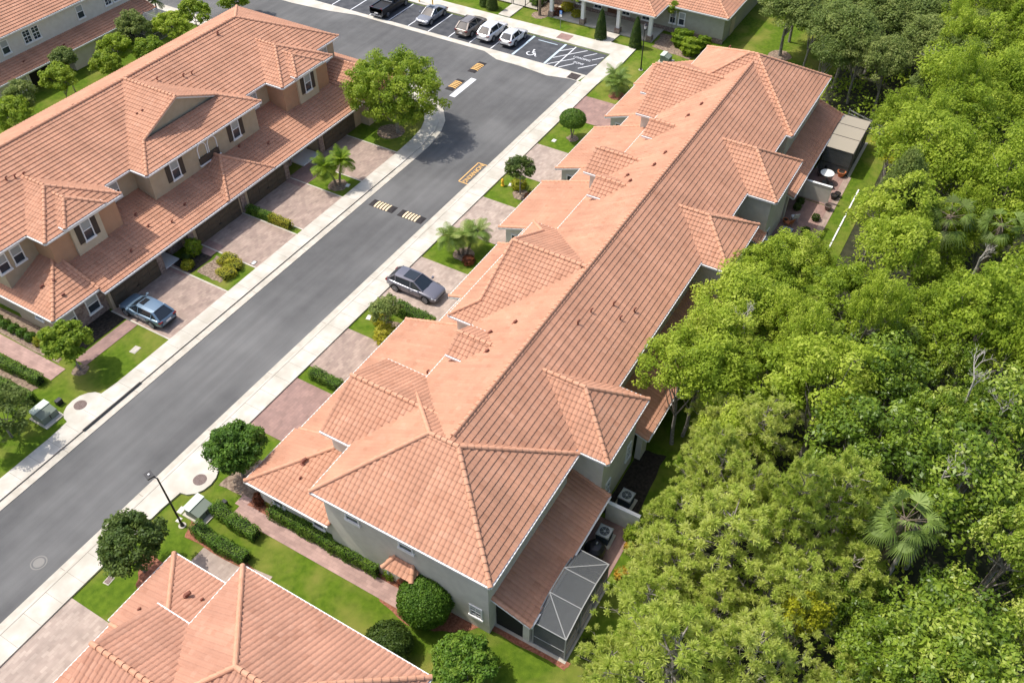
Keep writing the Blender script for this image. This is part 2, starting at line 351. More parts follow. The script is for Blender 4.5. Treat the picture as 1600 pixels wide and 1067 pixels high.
class House:
    """collects roof volumes, walls and windows of one building"""
    def __init__(s, name, label, cat, loc, tile='tile', wall='stucco_grey', mir=None, gutter='white'):
        s.root = empty(name, (loc[0], loc[1], 0), 0, label, cat); s.o = Vector((loc[0], loc[1], 0))
        s.tile = MB(); s.caps = []; s.gut = MB(); s.walls = {}; s.tm = M[tile]; s.wm = wall; s.mir = mir
        s.vents = []; s.parts = []; s.gm = M[gutter]; s.sof = MB()
    def P(s, x, y, z):
        if s.mir is not None: x = s.mir - x
        return Vector((x, y, z)) - s.o
    def face(s, pts): tile_face(s.tile, [s.P(*p) for p in pts])
    def line(s, a, b): m_ = MB(); caps(m_, s.P(*a), s.P(*b)); s.caps.append(m_)
    def wall(s, kind=None): return s.walls.setdefault(kind or s.wm, MB())
    def wbox(s, x0, x1, y0, y1, z0, z1, kind=None):
        a = s.P(x0, y0, z0); b = s.P(x1, y1, z1); s.wall(kind).box(min(a.x, b.x), max(a.x, b.x), a.y, b.y, z0, z1)
    def wpoly(s, pts, d, kind=None):
        dd = Vector(d)
        if s.mir is not None: dd.x = -dd.x
        s.wall(kind).extr([s.P(*p) for p in pts], dd)
    def eave(s, a, b, out, h=.17):
        """fascia board with gutter lip along an eave; out = outward direction"""
        A, B = s.P(*a), s.P(*b); o = Vector((out[0], out[1], 0))
        if s.mir is not None: o.x = -o.x
        z = Vector((0, 0, 1)); q = []
        for p in (A, B):
            q += [p - z * h - o * .02, p - z * h + o * .09, p - z * .015 + o * .11, p - z * .015 - o * .02]
        s.gut.add(q, [(0, 1, 2, 3), (7, 6, 5, 4), (0, 4, 5, 1), (1, 5, 6, 2), (2, 6, 7, 3), (3, 7, 4, 0)])
    def hip(s, x0, x1, y0, y1, ze, axis, a0, a1, zr, rc=None, eaves='xXyY', faces='xXyY', soffit=True, capends=True, ridge=True):
        """roof over a rectangle; ridge along axis from a0 to a1 at height zr. Where a0/a1 reach the edge it is a gable."""
        if axis == 'y':
            rc = (x0 + x1) / 2 if rc is None else rc
            r0, r1 = (rc, a0, zr), (rc, a1, zr)
            F = {'x': [(x0, y1, ze), (x0, y0, ze), r0, r1], 'X': [(x1, y0, ze), (x1, y1, ze), r1, r0],
                 'y': [(x0, y0, ze), (x1, y0, ze), r0], 'Y': [(x1, y1, ze), (x0, y1, ze), r1]}
            hy0, hy1 = a0 > y0 + .05, a1 < y1 - .05
            hips = ([((x0, y0, ze), r0), ((x1, y0, ze), r0)] if True else []) , [((x0, y1, ze), r1), ((x1, y1, ze), r1)]
            gab = {'y': not hy0, 'Y': not hy1}
        else:
            rc = (y0 + y1) / 2 if rc is None else rc
            r0, r1 = (a0, rc, zr), (a1, rc, zr)
            F = {'y': [(x0, y0, ze), (x1, y0, ze), r1, r0], 'Y': [(x1, y1, ze), (x0, y1, ze), r0, r1],
                 'x': [(x0, y1, ze), (x0, y0, ze), r0], 'X': [(x1, y0, ze), (x1, y1, ze), r1]}
            hips = [((x0, y0, ze), r0), ((x0, y1, ze), r0)], [((x1, y0, ze), r1), ((x1, y1, ze), r1)]
            gab = {'x': not a0 > x0 + .05, 'X': not a1 < x1 - .05}
        for k in faces:
            if gab.get(k): continue
            s.face(F[k])
        ends = 'yY' if axis == 'y' else 'xX'
        for k, hs in zip(ends, hips):
            if k in faces and (gab[k] or capends):
                for h in hs: s.line(*h)
        if ridge: s.line(r0, r1)
        E = {'x': ((x0, y0, ze), (x0, y1, ze), (-1, 0)), 'X': ((x1, y0, ze), (x1, y1, ze), (1, 0)), 'y': ((x0, y0, ze), (x1, y0, ze), (0, -1)), 'Y': ((x0, y1, ze), (x1, y1, ze), (0, 1))}
        for k in eaves:
            if not gab.get(k): s.eave(*E[k])
        if soffit: s.sof.poly([s.P(x0, y0, ze - .1), s.P(x0, y1, ze - .1), s.P(x1, y1, ze - .1), s.P(x1, y0, ze - .1)])
    def shed(s, x0, x1, y0, z0, y1, z1, sides=True):
        """single slope, eave at y0 (z0), top at y1 (z1)"""
        s.face([(x0, y0, z0), (x1, y0, z0), (x1, y1, z1), (x0, y1, z1)])
        o = (0, -1) if y1 > y0 else (0, 1); s.eave((x0, y0, z0), (x1, y0, z0), o)
        if sides:
            s.eave((x0, y0, z0 - .01), (x0, y1, z1 - .01), (-1, 0), .14); s.eave((x1, y0, z0 - .01), (x1, y1, z1 - .01), (1, 0), .14)
            s.line((x0 + .05, y0, z0), (x0 + .05, y1, z1)); s.line((x1 - .05, y0, z0), (x1 - .05, y1, z1))
        s.sof.poly([s.P(x0, y0, z0 - .08), s.P(x1, y0, z0 - .08), s.P(x1, y1, z1 - .08), s.P(x0, y1, z1 - .08)])
    def window(s, x, y, z, wd, ht, d='y', blind=True, grid=False, shutters=False, arch=False):
        """window centred at (x,y), sill z, facing d (one of x X y Y)"""
        c = s.P(x, y, z); sx = {'x': (-1, 0), 'X': (1, 0), 'y': (0, -1), 'Y': (0, 1)}[d]; o = Vector((*sx, 0))
        if s.mir is not None: o.x = -o.x
        u = Vector((-o.y, o.x, 0)); fr = MB(); z_ = Vector((0, 0, 1))
        def bx(mb, a0, a1, b0, b1, t0, t1):
            vs = [c + u * a + z_ * b + o * t for t in (t0, t1) for a, b in ((a0, b0), (a1, b0), (a1, b1), (a0, b1))]
            mb.add(vs, [(0, 3, 2, 1), (4, 5, 6, 7), (0, 1, 5, 4), (1, 2, 6, 5), (2, 3, 7, 6), (3, 0, 4, 7)])
        hw = wd / 2; t = .09
        bx(fr, -hw, -hw + t, 0, ht, -.02, .07); bx(fr, hw - t, hw, 0, ht, -.02, .07)
        bx(fr, -hw + t, hw - t, ht - t, ht, -.02, .068); bx(fr, -hw - .06, hw + .06, -.12, t * .6, -.02, .11)
        bx(fr, -hw + t, hw - t, ht * .5 - .035, ht * .5 + .035, -.02, .058)
        if grid:
            bx(fr, -.02, .02, t * .6, ht - t, -.02, .045)
            for k in (.25, .75): bx(fr, -hw + t, hw - t, ht * k - .012, ht * k + .012, -.02, .042)
        fo = fr.build('window', M['white'], s.root)
        pn = MB(); bx(pn, -hw + t, hw - t, t * .6, ht - t, -.015, .02); pn.build('pane', M['glass'], fo)
        if blind:
            bl = MB(); bx(bl, -hw + t, hw - t, ht * .5 + .035, ht - t, .0, .03); bl.build('blind', M['blind'], fo)
        if shutters:
            for k in (-1, 1):
                sh = MB(); a0, a1 = sorted((k * (hw + .03), k * (hw + .5))); bx(sh, a0, a1, -.02, ht + .02, -.01, .05)
                for j in range(9): bx(sh, a0 + .05, a1 - .05, .05 + j * ht / 9, .05 + j * ht / 9 + .06, .05, .07)
                sh.build('shutter', M['shutter'], s.root)
        return fo
    def slab(s, x0, x1, y0, y1, z0, z1, m, name):
        a = s.P(x0, y0, z0); b = s.P(x1, y1, z1); return MB().box(min(a.x, b.x), max(a.x, b.x), a.y, b.y, z0, z1).build(name, M[m], s.root)
    def vent(s, x, y, z, h=.35, r=.06, elbow=True): s.vents.append((x, y, z, h, r, elbow))
    def done(s):
        rf = s.tile.build('roof', s.tm, s.root)
        for m_ in s.caps: m_.build('ridge_tiles', M['cap'], rf)
        if s.gut.v: s.gut.build('gutter', s.gm, rf)
        if s.sof.v: s.sof.build('soffit', M['white'], rf)
        for k, b in s.walls.items(): b.build('wall', M[k], s.root)
        for x, y, z, h, r, e in s.vents:
            p = s.P(x, y, z); v = MB().tube(p - Vector((0, 0, .2)), p + Vector((0, 0, h)), r)
            v.tube(p - Vector((0, 0, .02)), p + Vector((0, 0, .05)), r * 2.2, r * 1.2)
            if e: v.tube(p + Vector((0, 0, h)), p + Vector((r * 2.4, -r * 1.2, h + r * .6)), r * 1.05)
            v.build('vent_pipe', M['vent'], rf)
        return s.root

# ================================================================== GROUND
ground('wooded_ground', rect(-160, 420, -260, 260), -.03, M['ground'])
ground('lawn', [(-60, 4.9), (83.5, 4.9), (84, 13.5), (140, 15.5), (140, 140), (-60, 140)], 0, M['grass'])
ground('lawn', rect(82, 140, 16, 34), .004, M['grass'])
# road with its side street and the parking apron
arc = [(57, 44.1), (60, 44.2), (62.6, 44.6), (64.6, 45.4), (66.4, 46.8), (67.8, 48.6), (68.9, 51), (69.6, 54), (69.8, 58), (69.8, 140)]
ground('road', [(-60, 37.5)] + [(78.6, 37.5), (78.6, 38.5), (78.0, 41), (78.4, 44.6), (78.4, 47.6), (79.4, 49.8), (79.5, 68), (78.7, 71.8), (78.2, 77), (78.2, 140)] + arc[::-1] + [(-60, 44.1)], .012, M['asphalt'])
ground('parking_lot', rect(80.2, 85.6, 37.2, 140), .014, M['asphalt_dark'])
ground('parking_gutter', [(78.6, 37.5), (80.2, 37.2), (80.2, 140), (78.2, 140), (78.2, 77), (78.7, 71.8), (79.5, 68), (79.4, 49.8), (78.4, 47.6), (78.4, 44.6), (78.0, 41), (78.6, 38.5)], .018, M['concrete'])
def curb_strip(name, pts, w0, w1, z, m):
    """strip offset to the left of a polyline between distances w0 and w1"""
    P = [Vector((*p, 0)) for p in pts]; A = []; B = []
    for i, p in enumerate(P):
        d = (P[min(i + 1, len(P) - 1)] - P[max(i - 1, 0)]).normalized(); nn = Vector((-d.y, d.x, 0))
        A.append(p + nn * w0); B.append(p + nn * w1)
    b = MB()
    for i in range(len(P) - 1):
        b.add([(q.x, q.y, zz) for zz in (-.05, z) for q in (A[i], A[i + 1], B[i + 1], B[i])], [(4, 5, 6, 7), (0, 1, 5, 4), (1, 2, 6, 5), (2, 3, 7, 6), (3, 0, 4, 7)])
    o = b.build(name, m); o['kind'] = 'structure'; return o
LE = [(-60, 44.1), (10, 44.1), (55, 44.1)] + arc
curb_strip('kerb', LE, 0, .62, .05, M['concrete_old']); curb_strip('kerb', LE, .62, .78, .13, M['concrete'])
curb_strip('sidewalk', LE, .79, 2.1, .125, M['concrete'])
RE = [(78.6, 37.5), (-60, 37.5)]
curb_strip('kerb', RE, 0, .5, .05, M['concrete_old']); curb_strip('kerb', RE, .5, .66, .13, M['concrete'])
curb_strip('sidewalk', RE, .67, 2.2, .125, M['concrete'])
# sidewalk widening bulbs at the manholes, and side paths
def bulb(cx, y0, sgn):
    pts = [(cx - 3.2, y0)]
    for k in range(9):
        a = math.pi * k / 8; pts.append((cx - 1.5 * math.cos(a), y0 + sgn * (.15 + 1.25 * math.sin(a))))
    pts.append((cx + 3.0, y0)); return pts if sgn < 0 else pts[::-1]
ground('sidewalk', bulb(19.3, 35.32, -1), .128, M['concrete'], .15)
ground('sidewalk', bulb(19.7, 46.18, 1), .128, M['concrete'], .15)
ground('sidewalk', [(78.6, 37.15), (78.6, 35.3), (84.6, 34.9), (88.4, 35.0), (88.4, 38.2), (90.6, 38.1), (90.6, 39.9), (88.0, 40.1), (87.9, 52), (88.0, 140), (85.75, 140), (85.75, 37.0)], .13, M['concrete'], .16)
ground('path', rect(88.2, 95, 51.6, 53.2), .1, M['concrete'], .12)
for x0, x1 in ((86.2, 87.6),):
    ground('ramp_pad', rect(x0, x1, 42.6, 44.2), .136, M['paver_red'])
b = MB()
for x in np.arange(4, 78, 1.55):
    if not (15.5 < x < 22): b.box(x, x + .018, 35.32, 36.82, .1, .129)
    if x < 56: b.box(x, x + .018, 44.9, 46.18, .1, .129)
for x in np.arange(4, 78, 6.2):
    b.box(x, x + .03, 36.86, 37.45, .05, .055)
    if x < 56: b.box(x, x + .03, 44.15, 44.7, .05, .055)
b.box(-60, 78, 36.82, 36.845, .05, .135); b.box(-60, 55, 44.715, 44.74, .05, .135)
o = b.build('sidewalk_joints', M['joint']); o['kind'] = 'structure'
# driveways
for x0, x1, m, y0 in ((-12, 9.2, 'paver_pale', 28), (24.4, 29.5, 'paver_red', 29), (30.9, 35.5, 'paver', 29), (39.3, 45.5, 'paver_pale', 27), (50.0, 55.4, 'paver_pale', 27), (60.0, 65.6, 'paver_pale', 27), (71.4, 76.2, 'paver_red', 27)):
    ground('driveway', rect(x0, x1, y0, 35.31), .03, M[m])
for x0, x1, m in ((27.7, 34.0, 'paver'), (37.4, 42.55, 'paver'), (43.35, 48.9, 'paver'), (51.8, 57.4, 'paver')):
    ground('driveway', rect(x0, x1, 46.19, 52.6), .03, M[m])
    for q in (x0, x1): ground('driveway_edge', rect(q - .07, q + .07, 46.19, 52.6), .036, M['concrete_old'])
ground('front_walk', rect(22.6, 27.6, 49.6, 50.75), .034, M['paver_red'])
ground('front_walk', rect(33.6, 38.2, 50.6, 52.6), .032, M['paver_red'])
ground('front_walk', rect(48.2, 53.4, 50.4, 52.6), .032, M['paver_red'])
ground('side_path', rect(18.25, 19.35, 18.3, 31.2), .03, M['paver_path'])
ground('side_path', rect(19.0, 19.8, 28.6, 31.6), .026, M['paver_path'])
ground('side_path', [(16.2, 26), (15.6, 31), (14.4, 31), (14.4, 26)], .03, M['paver_pale'])
ground('side_path', rect(20.3, 21.6, 50.6, 80), .034, M['paver_path'])
ground('patio', rect(25.9, 29.9, 8.6, 12.9), .03, M['paver_red'])
ground('patio', rect(60.4, 69.7, 7.6, 12.9), .03, M['paver_red']); ground('patio_edge', rect(60.4, 75.2, 7.05, 7.6), .034, M['paver'])
ground('patio', rect(69.8, 75.2, 7.6, 12.9), .026, M['paver_red']); ground('cage_slab', rect(75.2, 82, 7.2, 10.4), .04, M['concrete_old'])
ground('cage_slab', rect(20.2, 26, 8.35, 12.9), .028, M['concrete_old'])
# beds
def blob(pts, n=6, j=.16):
    out = []
    for i in range(len(pts)):
        a, b_ = pts[i], pts[(i + 1) % len(pts)]
        for k in range(n):
            t = k / n; out.append((a[0] + (b_[0] - a[0]) * t + random.uniform(-j, j), a[1] + (b_[1] - a[1]) * t + random.uniform(-j, j)))
    return out
ground('mulch_bed', blob([(19.45, 20), (20.2, 20), (20.2, 29.2), (19.45, 28.6)], 8, .05), .02, M['mulch'])
ground('mulch_bed', blob([(17.7, 17.0), (18.6, 14.8), (19.9, 13.4), (19.9, 8.2), (20.4, 8.1), (20.4, 21), (18.2, 19.6)], 5, .08), .018, M['mulch'])
ground('mulch_bed', blob([(19.4, 28.5), (20.4, 28.5), (20.4, 31.0), (19.3, 30.8)], 4, .06), .033, M['mulch'])
ground('mulch_bed', blob([(13.4, 30), (13.6, 34), (11.6, 32.6), (10.6, 30.5)], 5, .1), .02, M['mulch'])
ground('mulch_bed', blob([(16.7, 33), (16.0, 27), (15.6, 27), (15.6, 32.6)], 5, .1), .036, M['mulch'])
ground('mulch_bed', blob([(19.5, 33.4), (22.5, 33.4), (22.5, 30.4), (19.8, 30.6)], 5, .15), .02, M['mulch_brown'])
ground('mulch_bed', blob([(21.7, 51.5), (23.6, 52.5), (23.6, 80), (21.7, 80)], 10, .06), .02, M['mulch_brown'])
ground('mulch_bed', blob([(18.6, 51.2), (19.4, 50.8), (19.4, 80), (18.6, 80)], 10, .1), .02, M['mulch_brown'])
ground('mulch_bed', blob([(23.6, 51), (27.7, 50.9), (27.7, 52.9), (23.6, 53)], 6, .06), .02, M['soil'])
ground('mulch_bed', blob([(34.2, 50.5), (36.6, 50.4), (36.6, 52.6), (34.2, 52.6)], 6, .06), .037, M['soil'])
ground('mulch_bed', blob([(34.5, 47.6), (37.0, 47.6), (37.0, 50.2), (34.5, 50.2)], 6, .1), .02, M['mulch_brown'])
ground('mulch_bed', blob([(30.2, 11.0), (36, 11.0), (36.5, 9.2), (30.2, 8.9)], 6, .1), .02, M['soil'])
ground('mulch_bed', blob([(89, 29), (93.5, 27.5), (93.8, 34), (90, 33.8)], 6, .2), .02, M['mulch_brown'])
ground('mulch_bed', blob([(91, 42), (95, 42), (95, 50), (91.5, 49.5)], 6, .2), .02, M['mulch_brown'])
def disc(name, x, y, r, z, m, n=18, kind='structure', jit=0):
    return ground(name, [(x + (r + random.uniform(-jit, jit)) * math.cos(2 * math.pi * k / n), y + (r + random.uniform(-jit, jit)) * math.sin(2 * math.pi * k / n)) for k in range(n)], z, m, None, kind)
for x, y, r, m in ((50.2, 47.8, .95, 'mulch_brown'), (47.6, 32.4, .9, 'mulch_brown'), (57.4, 32.4, .8, 'mulch_brown'), (68.2, 32.7, .6, 'mulch_brown'), (77.9, 32.5, .9, 'mulch'), (90.6, 48.8, 1.0, 'mulch_brown'), (60.2, 49.0, 1.4, 'mulch_brown'), (22.1, 49.6, .6, 'mulch_brown'), (36.9, 32.3, 1.1, 'mulch_brown'), (95.2, 20.4, 1.3, 'mulch_brown')):
    disc('mulch_bed', x, y, r, .022, M[m], jit=.08)

# ---- painted markings
def marking(name, mk, m, label, cat):
    o = mk.build(name, m); return tag(o, label, cat)
def quadline(b, p, q, wd, z=.02):
    p = Vector((*p, 0)); q = Vector((*q, 0)); d = (q - p).normalized(); n = Vector((-d.y, d.x, 0)) * wd / 2
    b.poly([(c.x, c.y, z) for c in (p + n, p - n, q - n, q + n)])
b = MB()
for y in [46.63 + 2.86 * k for k in range(1, 14)]: quadline(b, (80.25, y), (85.5, y), .13)
o = b.build('bay_lines', M['line']); o['kind'] = 'structure'
b = MB(); quadline(b, (80.25, 46.63), (85.5, 46.63), .26); quadline(b, (80.25, 42.5), (85.5, 42.5), .26); quadline(b, (84.9, 45.8), (84.9, 43.3), .12)
o = b.build('accessible_bay_lines', M['line_blue']); o['kind'] = 'structure'
b = MB(); quadline(b, (80.25, 41.2), (85.5, 41.2), .13)
for x0, y0, x1, y1 in ((83.65, 42.43, 85.02, 41.3), (81.92, 42.33, 85.36, 39.67), (80.3, 42.2, 82.94, 40.08), (80.3, 40.74, 81.85, 39.61), (83.9, 39.45, 85.28, 38.42), (83.6, 38.25, 84.81, 37.36), (81.12, 38.74, 82.99, 37.32)):
    quadline(b, (x0, y0), (x1, y1), .11, .0215)
o = b.build('hatch_lines', M['line']); o['kind'] = 'structure'
def text(body, size, loc, rotz, m, name, sx=1):
    cu = bpy.data.curves.new(name, 'FONT'); cu.body = body; cu.size = size; cu.align_x = 'CENTER'; cu.align_y = 'CENTER'; cu.offset = .01 * size
    t = bpy.data.objects.new(name, cu); C.objects.link(t)
    dg = bpy.context.evaluated_depsgraph_get(); me = bpy.data.meshes.new_from_object(t.evaluated_get(dg)); bpy.data.objects.remove(t)
    me.materials.clear(); me.materials.append(m); o = bpy.data.objects.new(name, me); C.objects.link(o)
    o.location = loc; o.rotation_euler = (0, 0, rotz); o.scale = (sx, 1, 1); return o
root = empty('pavement_lettering', (82.6, 38.9, .022), 0, 'white LOADING ZONE lettering painted inside the hatched bay', 'road marking')
t = text('LOADING', .5, (.72, .45, 0), R(-90), M['line'], 'word', .95); t.parent = root
t = text('ZONE', .5, (-.4, .33, 0), R(-90), M['line'], 'word', .95); t.parent = root
# wheelchair symbol
b = MB(); cx, cy = 81.7, 44.9; z = .024
def arcp(cx, cy, r, a0, a1, wd, n=16):
    for i in range(n):
        p, q = a0 + (a1 - a0) * i / n, a0 + (a1 - a0) * (i + 1) / n
        b.poly([(cx + (r + e) * math.cos(t_), cy + (r + e) * math.sin(t_), z) for t_, e in ((p, -wd / 2), (p, wd / 2), (q, wd / 2), (q, -wd / 2))])
arcp(cx - .15, cy + .1, .42, R(35), R(290), .13)
quadline(b, (cx + .62, cy + .08), (cx + .02, cy - .08), .16, z); quadline(b, (cx + .1, cy - .05), (cx + .02, cy - .48), .14, z)
quadline(b, (cx + .05, cy - .45), (cx - .52, cy - .66), .14, z); quadline(b, (cx - .5, cy - .6), (cx - .46, cy - .84), .12, z); quadline(b, (cx + .36, cy), (cx + .32, cy - .34), .11, z)
for k in range(1): b.poly([(cx + .8 + .12 * math.cos(a), cy + .12 + .12 * math.sin(a), z) for a in np.linspace(0, 2 * math.pi, 12, endpoint=False)])
marking('wheelchair_symbol', b, M['line'], 'white wheelchair symbol painted on the blue edged parking bay', 'road marking')
b = MB(); quadline(b, (69.0, 47.45), (73.4, 47.45), .68, .02); marking('stop_line', b, M['line'], 'thick white stop bar painted beside the speed cushions at the junction', 'road marking')
root = empty('pavement_lettering', (58.1, 37.95, .016), 0, 'yellow boxed NO PARKING lettering painted on the road edge by the hydrant', 'road marking')
b = MB(); X0, X1, Y0, Y1 = -1.75, 1.75, -.42, .55
for p, q in (((X0, Y0), (X0, Y1)), ((X0, Y1), (X1, Y1)), ((X1, Y1), (X1, Y0))): quadline(b, p, q, .1, .004)
b.build('border', M['line_yellow'], root)
t = text('NO', .66, (1.15, .05, .004), R(180), M['line_yellow'], 'word', 1.0); t.parent = root
t = text('PARKING', .66, (-.5, .05, .004), R(180), M['line_yellow'], 'word', .82); t.parent = root
# speed cushions
def cushion(x, y, rz, label, yc='line_yellow'):
    r = empty('speed_cushion', (x, y, .012), rz, label, 'speed bump', 'rubber speed cushions across the road')
    b = MB(); L, W, h = 1.3, .5, .075
    b.add([(-L, -W, 0), (L, -W, 0), (L, W, 0), (-L, W, 0), (-L + .18, -W + .3, h), (L - .18, -W + .3, h), (L - .18, W - .3, h), (-L + .18, W - .3, h)],
          [(4, 5, 6, 7), (0, 1, 5, 4), (1, 2, 6, 5), (2, 3, 7, 6), (3, 0, 4, 7)]); b.build('rubber_body', M['rubber'], r)
    for k in range(5):
        a = -.68 + k * .31; s = MB(); e = .006
        s.add([(a, -W + .03, .012 + e), (a + .17, -W + .03, .012 + e), (a + .17, -W + .3, h + e), (a, -W + .3, h + e)], [(0, 1, 2, 3)])
        s.add([(a, -W + .3, h + e), (a + .17, -W + .3, h + e), (a + .17, W - .3, h + e), (a, W - .3, h + e)], [(0, 1, 2, 3)])
        s.add([(a, W - .3, h + e), (a + .17, W - .3, h + e), (a + .17, W - .03, .012 + e), (a, W - .03, .012 + e)], [(0, 1, 2, 3)])
        s.build('stripe', M[yc], r)
M['stripe_pale'] = mat('cushion paint pale', (.80, .62, .38), .7)
cushion(49.65, 42.25, R(90), 'striped rubber speed cushion mid street nearer the hedge driveway', 'stripe_pale')
cushion(49.65, 39.15, R(90), 'striped rubber speed cushion mid street nearer the feathery palm lawn', 'stripe_pale')
cushion(71.25, 48.5, 0, 'orange striped speed cushion touching the white stop bar')
cushion(75.75, 48.5, 0, 'orange striped speed cushion nearest the parked white cars')
# covers, drain, lids
M['ring'] = mat('worn ring paint', (.22, .21, .19), .9)
def cover(x, y, r, z, label, ring=False):
    b = MB()
    if ring:
        n = 24
        for i in range(n):
            p, q = 2 * math.pi * i / n, 2 * math.pi * (i + 1) / n
            b.poly([(rr * math.cos(t_), rr * math.sin(t_), 0) for t_, rr in ((p, r - .07), (p, r), (q, r), (q, r - .07))])
        b.poly([(.34 * math.cos(a), .34 * math.sin(a), .001) for a in np.linspace(0, 6.283, 16, endpoint=False)])
        o = b.build('manhole_cover', M['ring'])
    else:
        b.tube((0, 0, -.05), (0, 0, .012), r, n=22)
        for k in range(5): b.box(-r * .7, r * .7, -r * .7 + k * r * .33, -r * .7 + k * r * .33 + .05, .012, .024)
        o = b.build('manhole_cover', M['iron'])
    o.location = (x, y, z); return tag(o, label, 'manhole cover')
cover(19.7, 46.75, .45, .13, 'round iron manhole cover in the pavement bulge below the left edge transformer')
cover(19.2, 34.8, .45, .13, 'round iron manhole cover in the pavement bulge near the tall black lamp post')
cover(9.8, 38.9, .5, .022, 'pale ring round a manhole cover set in the asphalt lane', True)
r = empty('storm_drain', (79.3, 38.3, .02), 0, 'black grated storm drain at the corner of the parking gutter', 'storm drain')
MB().box(-.62, .62, -.6, .6, -.02, .012).build('pit', M['dark'], r)
b = MB()
for k in range(9): b.box(-.6, .6, -.58 + k * .14, -.54 + k * .14, .012, .03)
b.build('grate', M['iron'], r)
b = MB(); b.box(-2.6, 2.6, -.09, .09, -.02, .02); o = b.build('storm_drain', M['dark']); o.location = (20.8, 44.72, .122); tag(o, 'long dark kerb inlet in the pavement edge below the round manhole', 'storm drain')
def lid(x, y, label, rz=0, m='plastic', s=.2):
    r = empty('utility_lid', (x, y, 0), rz, label, 'utility cover'); MB().box(-s, s, -s * .7, s * .7, 0, .05).build('lid', M[m], r); MB().box(-s - .06, s + .06, -s * .7 - .06, s * .7 + .06, 0, .03).build('collar', M['concrete_old'], r)
lid(66.9, 34.1, 'white meter lid in grass beside the mushroom topiary'); lid(58.3, 34.0, 'white meter lid in grass beside the hydrant', .2)
lid(50.6, 47.0, 'white meter lid in grass below the twin palm', .3); lid(37.8, 46.9, 'white meter lid at the pavement beside the gold shrub lawn', .1)
lid(37.3, 34.6, 'white meter lid in grass by the shrubby tree next to the dark car', .2); lid(16.9, 34.2, 'white meter lid beside the tall black lamp post', .1)
lid(16.3, 33.8, 'small white lid at the foot of the tall black lamp post', .1, s=.13); lid(25.6, 47.7, 'square meter box lid in the lawn by the blue car', .1, 'concrete_old', .3)
lid(19.8, 47.1, 'white lid in grass in front of the street side transformer box', .1); lid(11.1, 34.3, 'grey meter lid in the lawn corner by the pale driveway', .1, 'iron', .22)

# ================================================================== TOWNHOUSE ROWS
def street_side(h, x0, x1, yE, y1=23.9, zb=2.75, yb=29.85, p=.343, side=True):
    h.shed(x0, x1, yE, zb + p * (yb - yE), y1, zb + p * (yb - y1), side)
    z = zb + p * (yb - yE); yw = yE - .45
    h.wpoly([(x0 + .35, yw, 0), (x0 + .35, yw, z), (x0 + .35, y1, zb + p * (yb - y1) - .15), (x0 + .35, y1, 0)], (x1 - x0 - .7, 0, 0))

